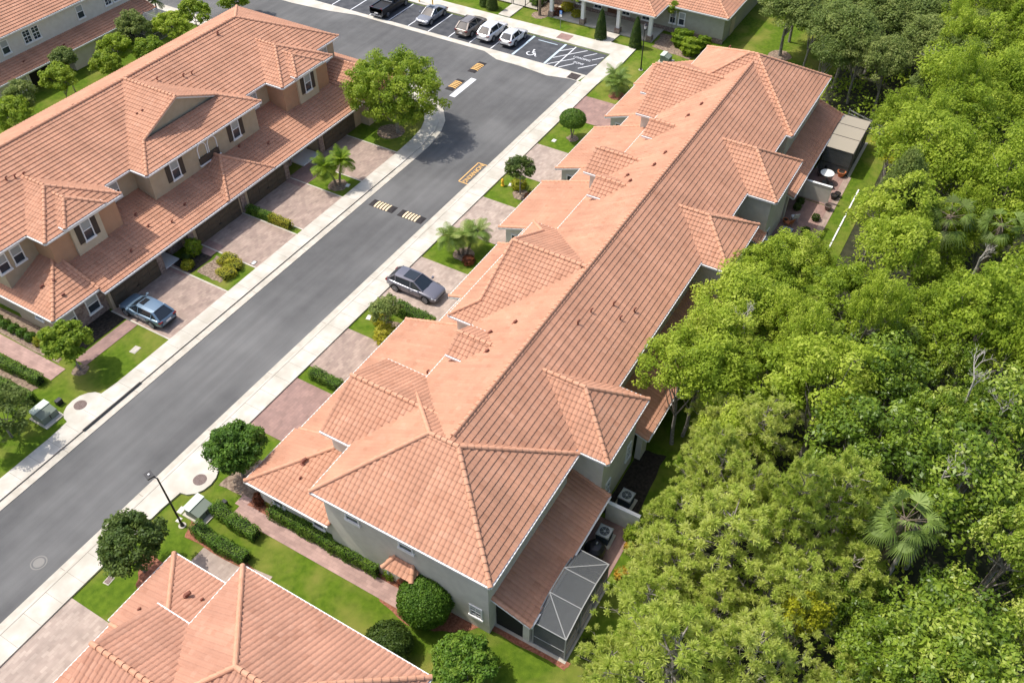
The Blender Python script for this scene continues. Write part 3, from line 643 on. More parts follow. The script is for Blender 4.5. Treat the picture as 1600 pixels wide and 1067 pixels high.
def near_end(h, full=True):
    # end block
    h.hip(19.24, 29.21, 12.48, 24.36, 6.19, 'y', 17.47, 19.38, 9.15)
    h.wbox(19.65, 28.8, 12.9, 23.95, 0, 6.08)
    # low roof wrapping the street corner
    h.face([(19.44, 30.4, 2.75), (19.44, 23.9, 2.75), (23.75, 23.9, 4.23), (23.75, 26.1, 4.23)])
    h.face([(24.25, 30.4, 2.75), (19.44, 30.4, 2.75), (23.75, 26.1, 4.23), (24.25, 26.1, 4.23)])
    h.line((19.44, 30.4, 2.75), (23.75, 26.1, 4.23)); h.line((19.5, 23.95, 2.76), (21.2, 23.95, 3.35))
    h.eave((19.44, 23.9, 2.75), (19.44, 30.4, 2.75), (-1, 0)); h.eave((19.44, 30.4, 2.75), (24.25, 30.4, 2.75), (0, 1))
    h.wbox(19.9, 24, 23.9, 29.95, 0, 2.68)
    h.wpoly([(19.9, 23.96, 2.6), (24, 23.96, 2.6), (24, 23.96, 4.1)], (0, -.02, 0))
    h.sof.poly([h.P(19.44, 23.9, 2.66), h.P(24.2, 23.9, 2.66), h.P(24.2, 30.4, 2.66), h.P(19.44, 30.4, 2.66)])
    # street gable
    h.hip(23.05, 29.88, 18.6, 26.75, 6.08, 'y', 18.6, 26.75, 7.82, faces='xX', eaves='xX')
    h.wbox(23.45, 29.5, 20, 26.35, 0, 6.05); h.wpoly([(23.45, 26.3, 6.05), (29.5, 26.3, 6.05), (26.46, 26.3, 7.65)], (0, .04, 0))
    street_side(h, 24.3, 36.4, 30.1, yb=30.1)
    h.window(19.65, 13.75, 1.2, .85, 1.15, 'x', grid=True); h.window(19.65, 21.9, 4.5, 1.0, .9, 'x', False); h.window(19.65, 18.2, 4.5, 1.0, .9, 'x', False)
    h.window(19.9, 28.4, 1.0, .9, 1.2, 'x', False); h.window(19.9, 25.2, 1.0, .9, 1.2, 'x', False)
    # small door hood on the end wall
    h.face([(18.85, 17.5, 2.75), (18.85, 19.5, 2.75), (19.64, 19.1, 3.15), (19.64, 17.9, 3.15)])
    h.face([(18.85, 19.5, 2.75), (19.64, 19.5, 2.75), (19.64, 19.1, 3.15)]); h.face([(19.64, 17.5, 2.75), (18.85, 17.5, 2.75), (19.64, 17.9, 3.15)])
    h.line((18.85, 17.5, 2.75), (19.64, 17.9, 3.15)); h.line((18.85, 19.5, 2.75), (19.64, 19.1, 3.15))
    h.slab(18.9, 19.62, 17.55, 19.45, 2.62, 2.72, 'white', 'hood_board')
    for yy in (17.75, 19.25): h.slab(18.95, 19.62, yy - .05, yy + .05, 2.1, 2.6, 'white', 'hood_bracket')
    h.slab(19.58, 19.7, 18.0, 19.0, 0, 2.1, 'door', 'side_door')
    # lanai under the rear low roof
    h.shed(20.0, 29.9, 10.45, 2.6, 13.1, 3.53)
    for yy in (10.9,): h.wbox(20.3, 20.75, yy - .2, yy + .2, 0, 2.5)
    h.wbox(27.2, 27.6, 10.7, 11.1, 0, 2.5)
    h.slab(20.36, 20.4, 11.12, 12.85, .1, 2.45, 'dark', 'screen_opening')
    h.wpoly([(20.36, 10.75, 2.5), (20.36, 13, 2.5), (20.36, 13, 3.4)], (.03, 0, 0))
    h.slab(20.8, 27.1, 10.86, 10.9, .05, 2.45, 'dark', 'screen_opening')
    for x in (21.4, 24.4, 25.7): h.window(x, 12.9, 4.75, 1.0, .9, 'y', False)

h = House('townhouse_row', 'long grey walled townhouse row with terracotta tile roof in the middle', 'building', (50, 18))
near_end(h)
h.hip(24.2, 76, 12.75, 23.55, 6.18, 'x', 24.2, 76, 9.15, faces='yY', eaves='yY', ridge=False); h.line((24.7, 18.15, 9.15), (75, 18.15, 9.15))
h.wbox(28, 77, 13.15, 23.2, 0, 6.1)
for x0, x1, y in ((36.4, 39.6, 27.3), (39.6, 46.85, 28.45), (46.85, 49.2, 27.3), (49.2, 56.7, 29.85), (56.7, 59.1, 27.3), (59.1, 66.9, 29.85), (66.9, 69.2, 27.3), (69.2, 76.5, 29.85), (76.5, 81.2, 30.1)):
    street_side(h, x0, x1, y, side=y > 28)
for x, y in ((39.95, 27.6), (49.55, 28.6), (59.45, 28.6), (69.55, 28.6)):
    h.window(x, y - .2, .9, .95, 1.35, 'x', False)
# dutch gable bay over unit three
A = 35.4; B_ = 47.4; Mx = 41.4
h.face([(A, 25.6, 6.1), (A, 18.6, 6.1), (Mx, 18.6, 9.1), (Mx, 24.0, 9.1), (A + 1.6, 24.0, 6.9)])
h.face([(B_, 18.6, 6.1), (B_, 25.6, 6.1), (B_ - 1.6, 24.0, 6.9), (Mx, 24.0, 9.1), (Mx, 18.6, 9.1)])
h.face([(B_, 25.6, 6.1), (A, 25.6, 6.1), (A + 1.6, 24.0, 6.9), (B_ - 1.6, 24.0, 6.9)])
for a, b in (((A, 25.6, 6.1), (A + 1.6, 24, 6.9)), ((A + 1.6, 24, 6.9), (Mx, 24, 9.1)), ((B_, 25.6, 6.1), (B_ - 1.6, 24, 6.9)), ((B_ - 1.6, 24, 6.9), (Mx, 24, 9.1)), ((Mx, 18.3, 9.1), (Mx, 24, 9.1))): h.line(a, b)
h.eave((A, 18.6, 6.1), (A, 25.6, 6.1), (-1, 0)); h.eave((B_, 18.6, 6.1), (B_, 25.6, 6.1), (1, 0)); h.eave((A, 25.6, 6.1), (B_, 25.6, 6.1), (0, 1))
h.wpoly([(A + 1.7, 23.7, 6.7), (B_ - 1.7, 23.7, 6.7), (Mx, 23.7, 8.95)], (0, .1, 0)); h.wbox(A + .4, B_ - .4, 19, 25.2, 0, 6.02)
# small street dormers
for x, y1 in ((32.9, 23.15), (52.9, 23.15), (62.8, 22.95)):
    h.hip(x - 1.5, x + 1.5, 19.4, y1, 7.1, 'y', 19.4, y1, 7.86, faces='xX', eaves='xX', soffit=False); h.wbox(x - 1.2, x + 1.2, 20, y1 - .3, 5.6, 7.02)
    h.wpoly([(x - 1.2, y1 - .32, 7.0), (x + 1.2, y1 - .32, 7.0), (x, y1 - .32, 7.7)], (0, .03, 0))
h.hip(55.2, 59.3, 20, 25.3, 6.25, 'y', 20, 25.3, 7.4, faces='xX', eaves='xX'); h.wbox(55.6, 58.9, 21, 24.9, 0, 6.2); h.wpoly([(55.6, 24.85, 6.2), (58.9, 24.85, 6.2), (57.25, 24.85, 7.25)], (0, .04, 0))
h.hip(66.2, 77.1, 18.6, 25.6, 5.95, 'y', 18.6, 25.6, 8.36, faces='xX', eaves='xX'); h.wbox(66.6, 76.7, 20, 25.2, 0, 5.9); h.wpoly([(66.6, 25.15, 5.9), (76.7, 25.15, 5.9), (71.65, 25.15, 8.2)], (0, .04, 0))
h.hip(68.6, 74.7, 21, 26.3, 6.7, 'y', 21, 26.3, 8.1, faces='xX', eaves='xX'); h.wbox(69, 74.3, 22, 25.9, 0, 6.6); h.wpoly([(69, 25.85, 6.6), (74.3, 25.85, 6.6), (71.65, 25.85, 8.0)], (0, .04, 0))
# far end block
h.hip(69.06, 81.0, 12.2, 24.5, 6.15, 'y', 18.0, 18.7, 9.6); h.wbox(69.5, 80.6, 12.6, 24.1, 0, 6.1)
# garden side gables
for x0, x1, y0, y1, a, zr in ((29.46, 35.24, 10.68, 16.8, 13.76, 8.25), (49.2, 55.7, 10.6, 16.2, 13.64, 7.93), (59.1, 65.8, 10.33, 16.5, 13.5, 8.15)):
    h.hip(x0, x1, y0, y1, 6.1, 'y', a, y1, zr, faces='xXy', eaves='xXy'); h.wbox(x0 + .4, x1 - .4, y0 + .4, y1, 0, 6.02)
h.shed(35.0, 49.6, 10.2, 2.6, 13.3, 3.7); h.shed(65.6, 81.3, 10.15, 2.6, 12.9, 3.55); h.shed(58.0, 59.6, 10.6, 2.6, 13.2, 3.5)
for x0, x1 in ((35.2, 36.2), (42, 42.5), (48.9, 49.2), (65.8, 66.2), (70, 70.5), (80.7, 81.1)): h.wbox(x0, x1, 10.6, 11.0, 0, 2.5)
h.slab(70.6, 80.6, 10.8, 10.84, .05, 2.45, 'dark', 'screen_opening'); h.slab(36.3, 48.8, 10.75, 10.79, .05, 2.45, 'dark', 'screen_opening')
for x, z in ((30.9, 1.0), (34.0, 1.3)): h.window(x, 11.08, z, .7, 1.5, 'y', False, grid=True)
for x in (38.5, 41, 44, 46.5, 74, 77, 79): h.window(x, 13.15 if x < 70 else 12.6, 4.9, 1.1, .8, 'y', False)
h.window(60.8, 10.75, .6, .8, 1.6, 'y', False); h.window(63.9, 10.75, 4.2, .9, 1.1, 'y', False)
zs = lambda y: 9.15 - .55 * abs(y - 18.15)
for x, y in ((38.4, 16.4), (40.2, 15.6), (41.0, 14.4), (39.6, 14.8), (36.9, 16.6)): h.vent(x, y, zs(y), .3, .055)
for x, y in ((32.2, 20.6), (35.2, 20.3), (53.5, 20.6), (55.7, 19.6), (57.6, 19.5), (64.5, 20.3), (66.5, 19.9), (34.2, 21.6), (54.6, 21.3)): h.vent(x, y, zs(y), .16, .08)
h.vent(21.9, 27.6, 3.6, .25, .1); h.vent(21.0, 27.2, 3.3, .12, .05); h.vent(31.2, 24.6, 6.9 - 2.3, .3, .06); h.vent(78.2, 21.6, 7.9, .16, .07)
h.done()

h = House('townhouse_row', 'terracotta roofed townhouse row cut off by the bottom edge of the photo', 'building', (3, 18), tile='tile_old', mir=33.0)
near_end(h)
h.hip(24.2, 48, 12.75, 23.55, 6.18, 'x', 24.2, 48, 9.15, faces='yY', eaves='yY', ridge=False); h.line((24.7, 18.15, 9.15), (47, 18.15, 9.15)); h.wbox(28, 48, 13.15, 23.2, 0, 6.1)
h.vent(21.3, 27.4, 3.35, .22, .12); h.vent(21.0, 26.6, 3.25, .12, .06); h.vent(23.1, 29.2, 3.15, .1, .06)
h.done()

# ---- row across the street
h = House('townhouse_row', 'brown and tan townhouse row with shuttered windows and garage doors across the street', 'building', (43, 60), wall='stucco_tan', tile='tile')
h.hip(23.3, 63.8, 57.3, 70.9, 6.5, 'x', 30.1, 57.2, 9.5, rc=64.1); h.wbox(23.9, 63.3, 57.75, 70.4, 0, 6.4)
for x0, x1 in ((26.5, 33.75), (52.9, 60.2)):
    h.hip(x0, x1, 55.25, 63.5, 6.5, 'y', 58.9, 63.5, 8.2, faces='xXy', eaves='xXy')
    h.wbox(x0 + .45, x1 - .45, 55.75, 60, 0, 6.4, 'stucco_rust')
    c = (x0 + x1) / 2
    h.hip(c - 1.9, c + 1.95, 55.0, 60, 6.78, 'y', 56.95, 60, 7.75, faces='xXy', eaves='xXy'); h.wbox(c - 1.35, c + 1.4, 55.55, 56.5, 0, 6.68, 'stucco_trim')
    h.window(c, 55.55, 4.45, .95, 1.75, 'y', shutters=True)
h.face([(36.5, 64, 6.5), (36.5, 55.35, 6.5), (39.0, 57.9, 7.62), (43.3, 57.9, 9.55), (43.3, 64, 9.55)])
h.face([(50.1, 55.35, 6.5), (50.1, 64, 6.5), (43.3, 64, 9.55), (43.3, 57.9, 9.55), (47.6, 57.9, 7.62)])
h.face([(36.5, 55.35, 6.5), (50.1, 55.35, 6.5), (47.6, 57.9, 7.62), (39.0, 57.9, 7.62)])
for a, b in (((36.5, 55.35, 6.5), (39, 57.9, 7.62)), ((39, 57.9, 7.62), (43.3, 57.9, 9.55)), ((50.1, 55.35, 6.5), (47.6, 57.9, 7.62)), ((47.6, 57.9, 7.62), (43.3, 57.9, 9.55)), ((43.3, 57.9, 9.55), (43.3, 64, 9.55))): h.line(a, b)
h.eave((36.5, 55.35, 6.5), (36.5, 60, 6.5), (-1, 0)); h.eave((50.1, 55.35, 6.5), (50.1, 60, 6.5), (1, 0)); h.eave((36.5, 55.35, 6.5), (50.1, 55.35, 6.5), (0, -1))
h.wpoly([(39.1, 58.15, 7.5), (47.5, 58.15, 7.5), (43.3, 58.15, 9.4)], (0, .1, 0))
for sx in (-1, 1): h.slab(43.3, 43.31, 58, 58.01, 9, 9.01, 'white', 'finial') if False else None
rk = MB()
for sx in (-1, 1): rk.bar(h.P(43.3 + sx * 4.25, 57.96, 7.56), h.P(43.3, 57.96, 9.45), .05, .17)
rk.build('rake_board', M['white'], h.root)
h.wbox(36.95, 49.65, 55.85, 60, 0, 6.4); h.sof.poly([h.P(36.5, 55.35, 6.4), h.P(50.1, 55.35, 6.4), h.P(50.1, 60, 6.4), h.P(36.5, 60, 6.4)])
for x in (39.6, 46.9): h.window(x, 55.85, 4.35, .95, 1.8, 'y', shutters=True)
# twin arched balconet
am = MB()
for cx in (42.75, 43.95):
    for k in range(10):
        a0, a1 = math.pi * k / 10, math.pi * (k + 1) / 10
        am.bar(h.P(cx + .5 * math.cos(a0), 55.8, 5.5 + .5 * math.sin(a0)), h.P(cx + .5 * math.cos(a1), 55.8, 5.5 + .5 * math.sin(a1)), .07, .09)
    for s_ in (-.5, .5): am.bar(h.P(cx + s_, 55.8, 4.4), h.P(cx + s_, 55.8, 5.5), .09, .07)
ao = am.build('arch_frame', M['white'], h.root)
h.slab(42.2, 44.5, 55.72, 55.84, 4.1, 4.75, 'shutter', 'balconet_panel'); h.slab(42.1, 44.6, 55.66, 55.84, 3.98, 4.1, 'white', 'sill')
for x in (24.15, 25.45, 34.8, 51.4, 61.8): h.window(x, 57.75, 4.5, .95, 1.5, 'y', grid=x > 50)
# low street roof
zl = lambda y: 2.45 + .3 * (y - 51.95)
h.face([(27.4, 51.95, 2.45), (59.8, 51.95, 2.45), (59.8, 57.8, zl(57.8)), (27.4, 57.8, zl(57.8))]); h.eave((27.4, 51.95, 2.45), (59.8, 51.95, 2.45), (0, -1))
h.sof.poly([h.P(27.4, 51.95, 2.36), h.P(59.8, 51.95, 2.36), h.P(59.8, 57.8, 4.1), h.P(27.4, 57.8, 4.1)])
h.face([(23.2, 52.5, 2.6), (27.45, 52.5, 2.6), (27.45, 56.75, 4.38)]); h.face([(23.2, 66, 2.6), (23.2, 52.5, 2.6), (27.45, 56.75, 4.38), (27.45, 57.8, 4.38), (27.45, 66, 4.38)])
h.line((23.2, 52.5, 2.6), (27.45, 56.75, 4.38)); h.line((27.45, 52.5, 2.6), (27.45, 56.75, 4.38)); h.eave((23.2, 52.5, 2.6), (27.45, 52.5, 2.6), (0, -1)); h.eave((23.2, 52.5, 2.6), (23.2, 66, 2.6), (-1, 0))
h.sof.poly([h.P(23.2, 52.5, 2.5), h.P(27.45, 52.5, 2.5), h.P(27.45, 57.8, 2.5), h.P(23.2, 57.8, 2.5)])
h.hip(40.9, 46.8, 51.9, 57.2, 2.52, 'y', 55.1, 57.2, 4.35, faces='xXy', eaves='y')
h.hip(59.6, 66.0, 51.0, 62, 3.0, 'y', 54.2, 62, 4.5, faces='xXy', eaves='xXy')
h.wbox(23.65, 27.9, 53.0, 58, 0, 2.5, 'stucco_tan'); h.wbox(23.7, 27.95, 52.9, 53.0, 0, 2.46, 'stone')
for x in (24.55, 26.7): h.window(x, 52.9, .75, 1.15, 1.5, 'y')
h.window(23.65, 55.2, 1.2, .9, 1.1, 'x', False)
for x0, x1 in ((27.9, 33.4), (36.4, 48.9), (53.6, 60)): h.wbox(x0, x1, 52.5, 57.6, 0, 2.4, 'stucco_tan')
for x0, x1 in ((33.4, 36.4), (48.9, 53.6)): h.wbox(x0, x1, 54.3, 57.6, 0, 2.6, 'stucco_tan')
h.wbox(60, 65.6, 51.5, 61.5, 0, 2.95, 'stucco_tan')
for x0, x1 in ((28.15, 32.9), (37.3, 42.4), (43.6, 48.4), (54.2, 58.9)):
    g = MB(); a = h.P(x0, 52.42, 0); bq = h.P(x1, 52.5, 2.2)
    for k in range(4):
        g.box(a.x, bq.x, a.y, bq.y, .03 + k * .54, .03 + k * .54 + .52)
        for j in range(4): g.box(a.x + .12 + j * (bq.x - a.x) / 4, a.x + (j + 1) * (bq.x - a.x) / 4 - .05, a.y - .02, a.y, .1 + k * .54, .46 + k * .54)
    g.build('garage_door', M['garage'], h.root)
    h.slab(x0 + (x1 - x0) / 2 - .12, x0 + (x1 - x0) / 2 + .12, 52.36, 52.4, .62, .7, 'black', 'door_handle')
for x in (33.1, 36.6, 42.9, 48.65, 53.7): h.wbox(x - .28, x + .28, 52.36, 52.6, 0, 2.3, 'stone')
h.slab(33.42, 35.0, 52.6, 54.28, 0, .14, 'white', 'porch_floor'); h.slab(51.0, 53.4, 52.5, 54.28, 0, .14, 'white', 'porch_floor')
h.slab(33.7, 34.6, 54.24, 54.33, .14, 2.15, 'door', 'front_door'); h.slab(51.6, 52.5, 54.24, 54.33, .14, 2.15, 'door', 'front_door')
h.window(35.7, 54.3, .7, .7, 1.4, 'y'); h.window(49.9, 54.3, .7, .8, 1.5, 'y')
h.wbox(35.1, 36.4, 53.6, 54.35, 0, 2.4, 'stone'); h.wbox(49.0, 50.7, 53.7, 54.35, 0, 2.4, 'stone')
zl2 = lambda y: zl(y) + .05
for x, y in ((31.6, 53.4), (33.4, 56.4), (34.6, 55.8), (34.4, 54.3), (36.0, 53.4), (46.6, 55.6), (48.8, 54.2), (38.1, 54.0)): h.vent(x, y, zl2(y), .16, .06)
for x, y, z in ((25.6, 54.9, 3.5), (25.2, 53.6, 3.0), (24.9, 55.4, 3.3)): h.vent(x, y, z, .2, .08)
zu = lambda y: 6.5 + .44 * (y - 57.3)
for x, y in ((29.0, 61.6), (29.6, 61.4), (30.2, 61.2), (47.5, 61.6), (48.3, 61.4), (45.4, 62.5)): h.vent(x, y, zu(y), .3, .06)
for x, y in ((33.9, 64.3), (41.8, 64.2), (38, 64.3), (54.0, 63.4)): h.vent(x, y, 9.4, .15, .07)
h.vent(40.8, 60.3, 8.3, .25, .05); h.vent(41.2, 60.0, 8.5, .25, .05)
h.done()

# ---- cream row behind it
h = House('townhouse_row', 'cream walled townhouse row with tile roof in the top left corner', 'building', (45, 92), wall='stucco_cream', tile='tile')
h.hip(10, 66.0, 87.7, 100, 5.9, 'x', 16, 60, 9.0); h.wbox(10.4, 65.5, 88.1, 99.5, 0, 5.8)
h.shed(10.2, 65.0, 85.7, 2.55, 88.3, 3.45); h.wbox(10.5, 47.6, 86.2, 88.2, 0, 2.45); h.wbox(53.0, 59.4, 86.2, 88.2, 0, 2.45)
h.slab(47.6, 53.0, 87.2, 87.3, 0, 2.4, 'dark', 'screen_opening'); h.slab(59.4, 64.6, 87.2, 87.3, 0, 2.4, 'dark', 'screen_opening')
for x in (47.4, 57.0): h.window(x, 88.1, 3.95, .95, 1.45, 'y')
for x in (50.1, 51.2, 60.8, 62.0): h.window(x, 88.1, 4.0, .95, 1.4, 'y', False, grid=True)
for x in (45.6, 46.75, 58.0): h.window(x, 86.2, .75, 1.05, 1.4, 'y')
h.vent(48, 87, 2.9, .2, .07); h.vent(52.8, 86.6, 2.8, .2, .07)
h.done()

# ---- club house
h = House('clubhouse', 'olive stucco clubhouse with white columned porch and low tiled roof', 'building', (100, 40), wall='stucco_olive', tile='tile')
h.hip(93.9, 112, 26.6, 64, 3.35, 'y', 35.6, 55, 7.6); h.wbox(94.5, 111.4, 27.1, 63.5, 0, 3.25); h.wbox(94.42, 94.52, 27.0, 63.5, 0, .55, 'stone')
h.hip(90.4, 97, 33.9, 48.2, 3.3, 'y', 37.2, 44.9, 4.9, faces='xyY', eaves='xyY')
h.slab(90.8, 94.4, 34.2, 47.8, 0, .14, 'concrete', 'porch_floor')
for y in (34.6, 38.6, 43.2, 47.4):
    h.slab(90.85, 91.25, y - .2, y + .2, .7, 3.2, 'white', 'column'); h.slab(90.72, 91.38, y - .33, y + .33, .1, .7, 'stone', 'column_base')
h.slab(90.8, 91.3, 34.2, 47.9, 2.95, 3.2, 'white', 'porch_beam')
h.slab(94.44, 94.56, 40.4, 41.6, .14, 2.4, 'door', 'front_door')
for y in (39.2, 42.9, 45.2, 36.6): h.window(94.5, y, .7, 1.1, 1.6, 'x', False, grid=True)
for y in (32.2, 33.3): h.window(94.5, y, 1.1, .8, 1.5, 'x', True)
for y in (50.4, 52.0, 53.6): h.window(94.5, y, .8, 1.1, 1.5, 'x', False, grid=True)
h.slab(97.0, 98.4, 27.04, 27.12, 0, 1.9, 'stucco_trim', 'service_door')
h.vent(96.5, 29.0, 4.5, .15, .07); h.vent(97.5, 31.5, 5.0, .15, .07)
h.done()

# ================================================================== VEGETATION
FOREST = "101.2,1.4,11.5,3.9,o;47.3,7.7,8.4,3.4,o;29.2,-12,10.9,2.3,m;26.2,-1.9,9.6,2.7,p;92.2,0.6,10.4,3.3,o;27.8,-7.7,10.9,3.5,m;64.5,-0.3,12.4,2.9,o;124.4,4.1,8.4,2.5,o;38.9,1.3,11.4,3.5,o;119.7,-6.6,10.1,3.6,o;92.4,-8.4,10,2.5,o;98.1,-3.1,12.3,2.6,o;19,-3.2,9.4,1.5,p;125.3,-5,11,3.6,o;45.4,5.7,9.8,1.6,o;46.3,-1.7,8.7,3.5,m;86.6,-4.4,11.4,3.8,o;97.6,2.5,12.8,2.5,o;58.3,-5.3,9.9,3.2,o;35.8,3.2,9.5,2.5,p;50.2,2.5,9.2,3.3,o;99.2,-5.8,10.7,2.2,o;106.9,-1,10.8,2.4,o;32.4,-1.1,12.2,2.7,p;117.2,0.5,9.2,3.5,o;81.9,-6.8,9.7,3.8,o;52.4,-4.9,9.7,3,o;42.2,-1.7,11.3,3.2,m;75.9,0.6,11,4,o;18.3,2.8,11.6,3.6,p;35.2,-10.4,11.5,2.8,m;107.2,2.6,13.3,4,o;57.9,1.5,12.3,3.5,o;46.4,1.3,12.6,1.7,o;69.1,-9.9,10.5,2.6,o;74.7,-6.9,10.3,3.7,o;57.5,-1.6,10,2,o;48.8,-5.8,13.2,3.4,o;32.8,-12.4,10.1,2.3,m;20.7,-7.7,13,1.9,m;40.6,-7.8,12.7,3.7,m;54.2,-8.5,11.9,3.9,o;67.6,2.2,12.7,3.7,o;114.3,-6.5,12.7,3.9,o;24.7,4.8,7.1,2.9,p;101.3,-3.3,9.2,3,o;71.4,-9.6,11.8,1.5,o;66.6,-5.3,13,3.8,o;79,-2.2,10.4,2.6,o;50.4,-10.4,11.8,2.6,o;68,-1.6,9.6,2.4,o;75.3,4.4,9.9,2.4,o;110.7,-3.2,10,3.5,o;40.7,5.4,8.7,3.2,o;63.1,-8.2,11.4,3.4,o;72.4,2,11.6,2.7,o;53.9,1,12.3,2.7,o;24.2,-9.1,12.6,3.3,m;35.9,-6.6,12.3,4,m;35.7,-2.3,11.4,3.7,m;85.1,1.9,10.4,3.7,o;31.8,5.9,9.6,1.7,p;60.7,3.1,13,1.9,d;79.6,1,12.6,2.5,o;129,-2.5,9.1,2.5,o;129,4.5,7.4,3.9,o;78.1,-6.3,8.9,2.6,o;116.2,-2.5,12.8,2.2,o;41.4,8.3,9.1,1.6,o;42.7,1.4,9.3,2.4,m;92,-2.7,10.1,2.7,o;43.6,-9.6,12.6,2.3,m;38.6,8.9,9.6,2.6,o;122.6,-2,10.1,3,o;32.5,-9.2,14.2,2.3,m;61.4,-1.3,9.1,2.8,o;81.8,-2.2,11.9,2.5,o;110.6,1.7,11.8,2.4,o;58.1,-9.2,10.1,3.3,o;87.4,-7.8,12,2.5,o;45.8,-8.2,12.5,2,o;30.6,0.8,13.1,1.7,p;94.2,-5.5,10.2,2.5,o;72.8,-1.3,8.6,2.5,o;106.7,-5.6,9.5,3.3,o;78.5,-9.9,9.7,2.4,o;28.3,6.4,7.1,1.8,p;131.6,-3.9,9.1,2.5,o;114.1,2.7,9.5,3,o;27.7,2.3,9.9,3.5,p;103.7,-7.9,10.2,2.3,o;42.9,-5.9,9.6,1.7,m;32.4,-4.6,12.2,3,m;63.2,-11.4,9.8,2.1,o;40,-4.4,11.2,2.2,m;23.2,-4.3,8.5,2.1,p;50.2,-2.4,9.9,2.8,o;23.4,-12.5,11.9,1.9,m;20.5,-0.7,11.7,2.8,p;30.4,2.6,10,1.7,p;93.8,4.1,10.6,1.7,o;18.4,-0.4,9.4,2.3,p;43.8,-12,11.4,2.2,m;37.4,-13.2,9.1,1.9,m;90.9,3.5,10.8,2.3,o;91.8,-10.4,6.1,2.1,o;30.9,4.4,9.2,2.6,p;40.2,-11.4,10.1,2.4,m;42.7,3.8,10.9,1.9,o;27.2,-13.3,10.5,1.7,m;29.1,-3.7,8.5,2.6,p;59.4,-2.9,6.6,2.1,o;45.8,-5.9,9.8,1.9,m;23.6,-6.5,10.3,2.7,m;57.9,-12.2,8.4,1.5,o;28.8,-0.2,10.4,2.4,p;62.8,-3.2,10.2,1.7,o;24.2,1.8,7.4,2.1,p;108.7,-9,6.1,2.3,o;63.9,-4.7,9.1,1.9,o;36.2,6.6,7.4,2.2,p;19.9,-4.4,9.9,2,p;41.2,-13.7,7.6,1.8,m"
def unit(a): return a / np.maximum(np.linalg.norm(a, axis=1, keepdims=True), 1e-6)
def leaf_mesh(name, pos, nrm, size, tone, aspect=.55, axis=None, mats=None):
    """one rhombic leaf per point"""
    n = len(pos); nrm = unit(nrm); t = axis if axis is not None else rng.normal(size=(n, 3))
    t = unit(t - nrm * (t * nrm).sum(1, keepdims=True)); s = np.cross(nrm, t); size = np.broadcast_to(size, (n,))[:, None]
    V = np.stack([pos - t * size * .5, pos + s * size * aspect * .5, pos + t * size * .5, pos - s * size * aspect * .5], 1).reshape(-1, 3)
    return quads(name, V, np.stack([tone, rng.random(n)], 1))
def quads(name, V, tone):
    n = len(V) // 4; me = bpy.data.meshes.new(name); me.vertices.add(4 * n); me.vertices.foreach_set('co', V.astype(np.float32).ravel())
    me.loops.add(4 * n); me.loops.foreach_set('vertex_index', np.arange(4 * n)); me.polygons.add(n)
    me.polygons.foreach_set('loop_start', np.arange(0, 4 * n, 4)); me.polygons.foreach_set('loop_total', np.full(n, 4))
    u = me.uv_layers.new(name='UVMap'); u.data.foreach_set('uv', np.repeat(tone, 4, axis=0).astype(np.float32).ravel())
    me.update(calc_edges=True); return me
def link(me, m, name, parent=None, loc=None):
    me.materials.clear(); me.materials.append(m); o = bpy.data.objects.new(name, me); C.objects.link(o)
    if parent: o.parent = parent
    if loc: o.location = loc
    return o
AMP = [.74]
def clumps(n, Rr, H, low=-.35, lobes=6, inner=.5):
    """clump centres through a lobed crown of radius Rr and height H centred on 0"""
    L = unit(rng.normal(size=(lobes, 3)) + [0, 0, .35]); out = []
    while len(out) < n:
        d = unit(rng.normal(size=(1, 3)) + [[0, 0, .25]])[0]
        if d[2] < low: continue
        f = AMP[0] + (1.04 - AMP[0]) * max(0, (L @ d).max() - .35) / .65 + rng.normal() * .06
        q = inner + (1 - inner) * rng.random() ** .45
        out.append([d[0] * Rr * f * q, d[1] * Rr * f * q, d[2] * H * f * q])
    return np.array(out)
def foliage(cs, per, cr, size, up=.5):
    n = len(cs) * per; c = np.repeat(cs, per, axis=0); rad = np.repeat(cr * rng.uniform(.65, 1.2, len(cs)), per)[:, None]
    d = unit(rng.normal(size=(n, 3)) + [0, 0, .25]); p = c + d * rad * rng.uniform(.55, 1.05, (n, 1)) * [1, 1, .72]
    nr = d * .7 + [0, 0, up] + rng.normal(size=(n, 3)) * .45
    return p, nr, size * rng.uniform(.45, 1.6, n), np.repeat(rng.random(len(cs)), per)
def trunk_mesh(h, r, targets, lean=(0, 0), bm=None):
    b = MB(); p = Vector((0, 0, 0)); n = 5; pts = [p]
    for k in range(1, n + 1): pts.append(Vector((lean[0] * k / n + random.uniform(-.06, .06) * h / 6, lean[1] * k / n + random.uniform(-.06, .06) * h / 6, h * k / n)))
    for k in range(n): b.tube(pts[k], pts[k + 1], r * (1 - .13 * k), r * (1 - .13 * (k + 1)), 8)
    for t in targets:
        t = Vector(t); k = random.randint(2, n - 1); s = pts[k]; mid = s.lerp(t, .5) + Vector((0, 0, -.12 * (t - s).length)); r0 = r * .42
        b.tube(s, mid, r0, r0 * .6, 6); b.tube(mid, t, r0 * .6, r0 * .15, 5)
        for _ in range(3):
            q = mid.lerp(t, random.uniform(.4, 1)); b.tube(q, q + Vector((random.uniform(-1, 1), random.uniform(-1, 1), random.uniform(.1, .9))) * r * 4.5, r0 * .22, r0 * .08, 4, False)
    return b
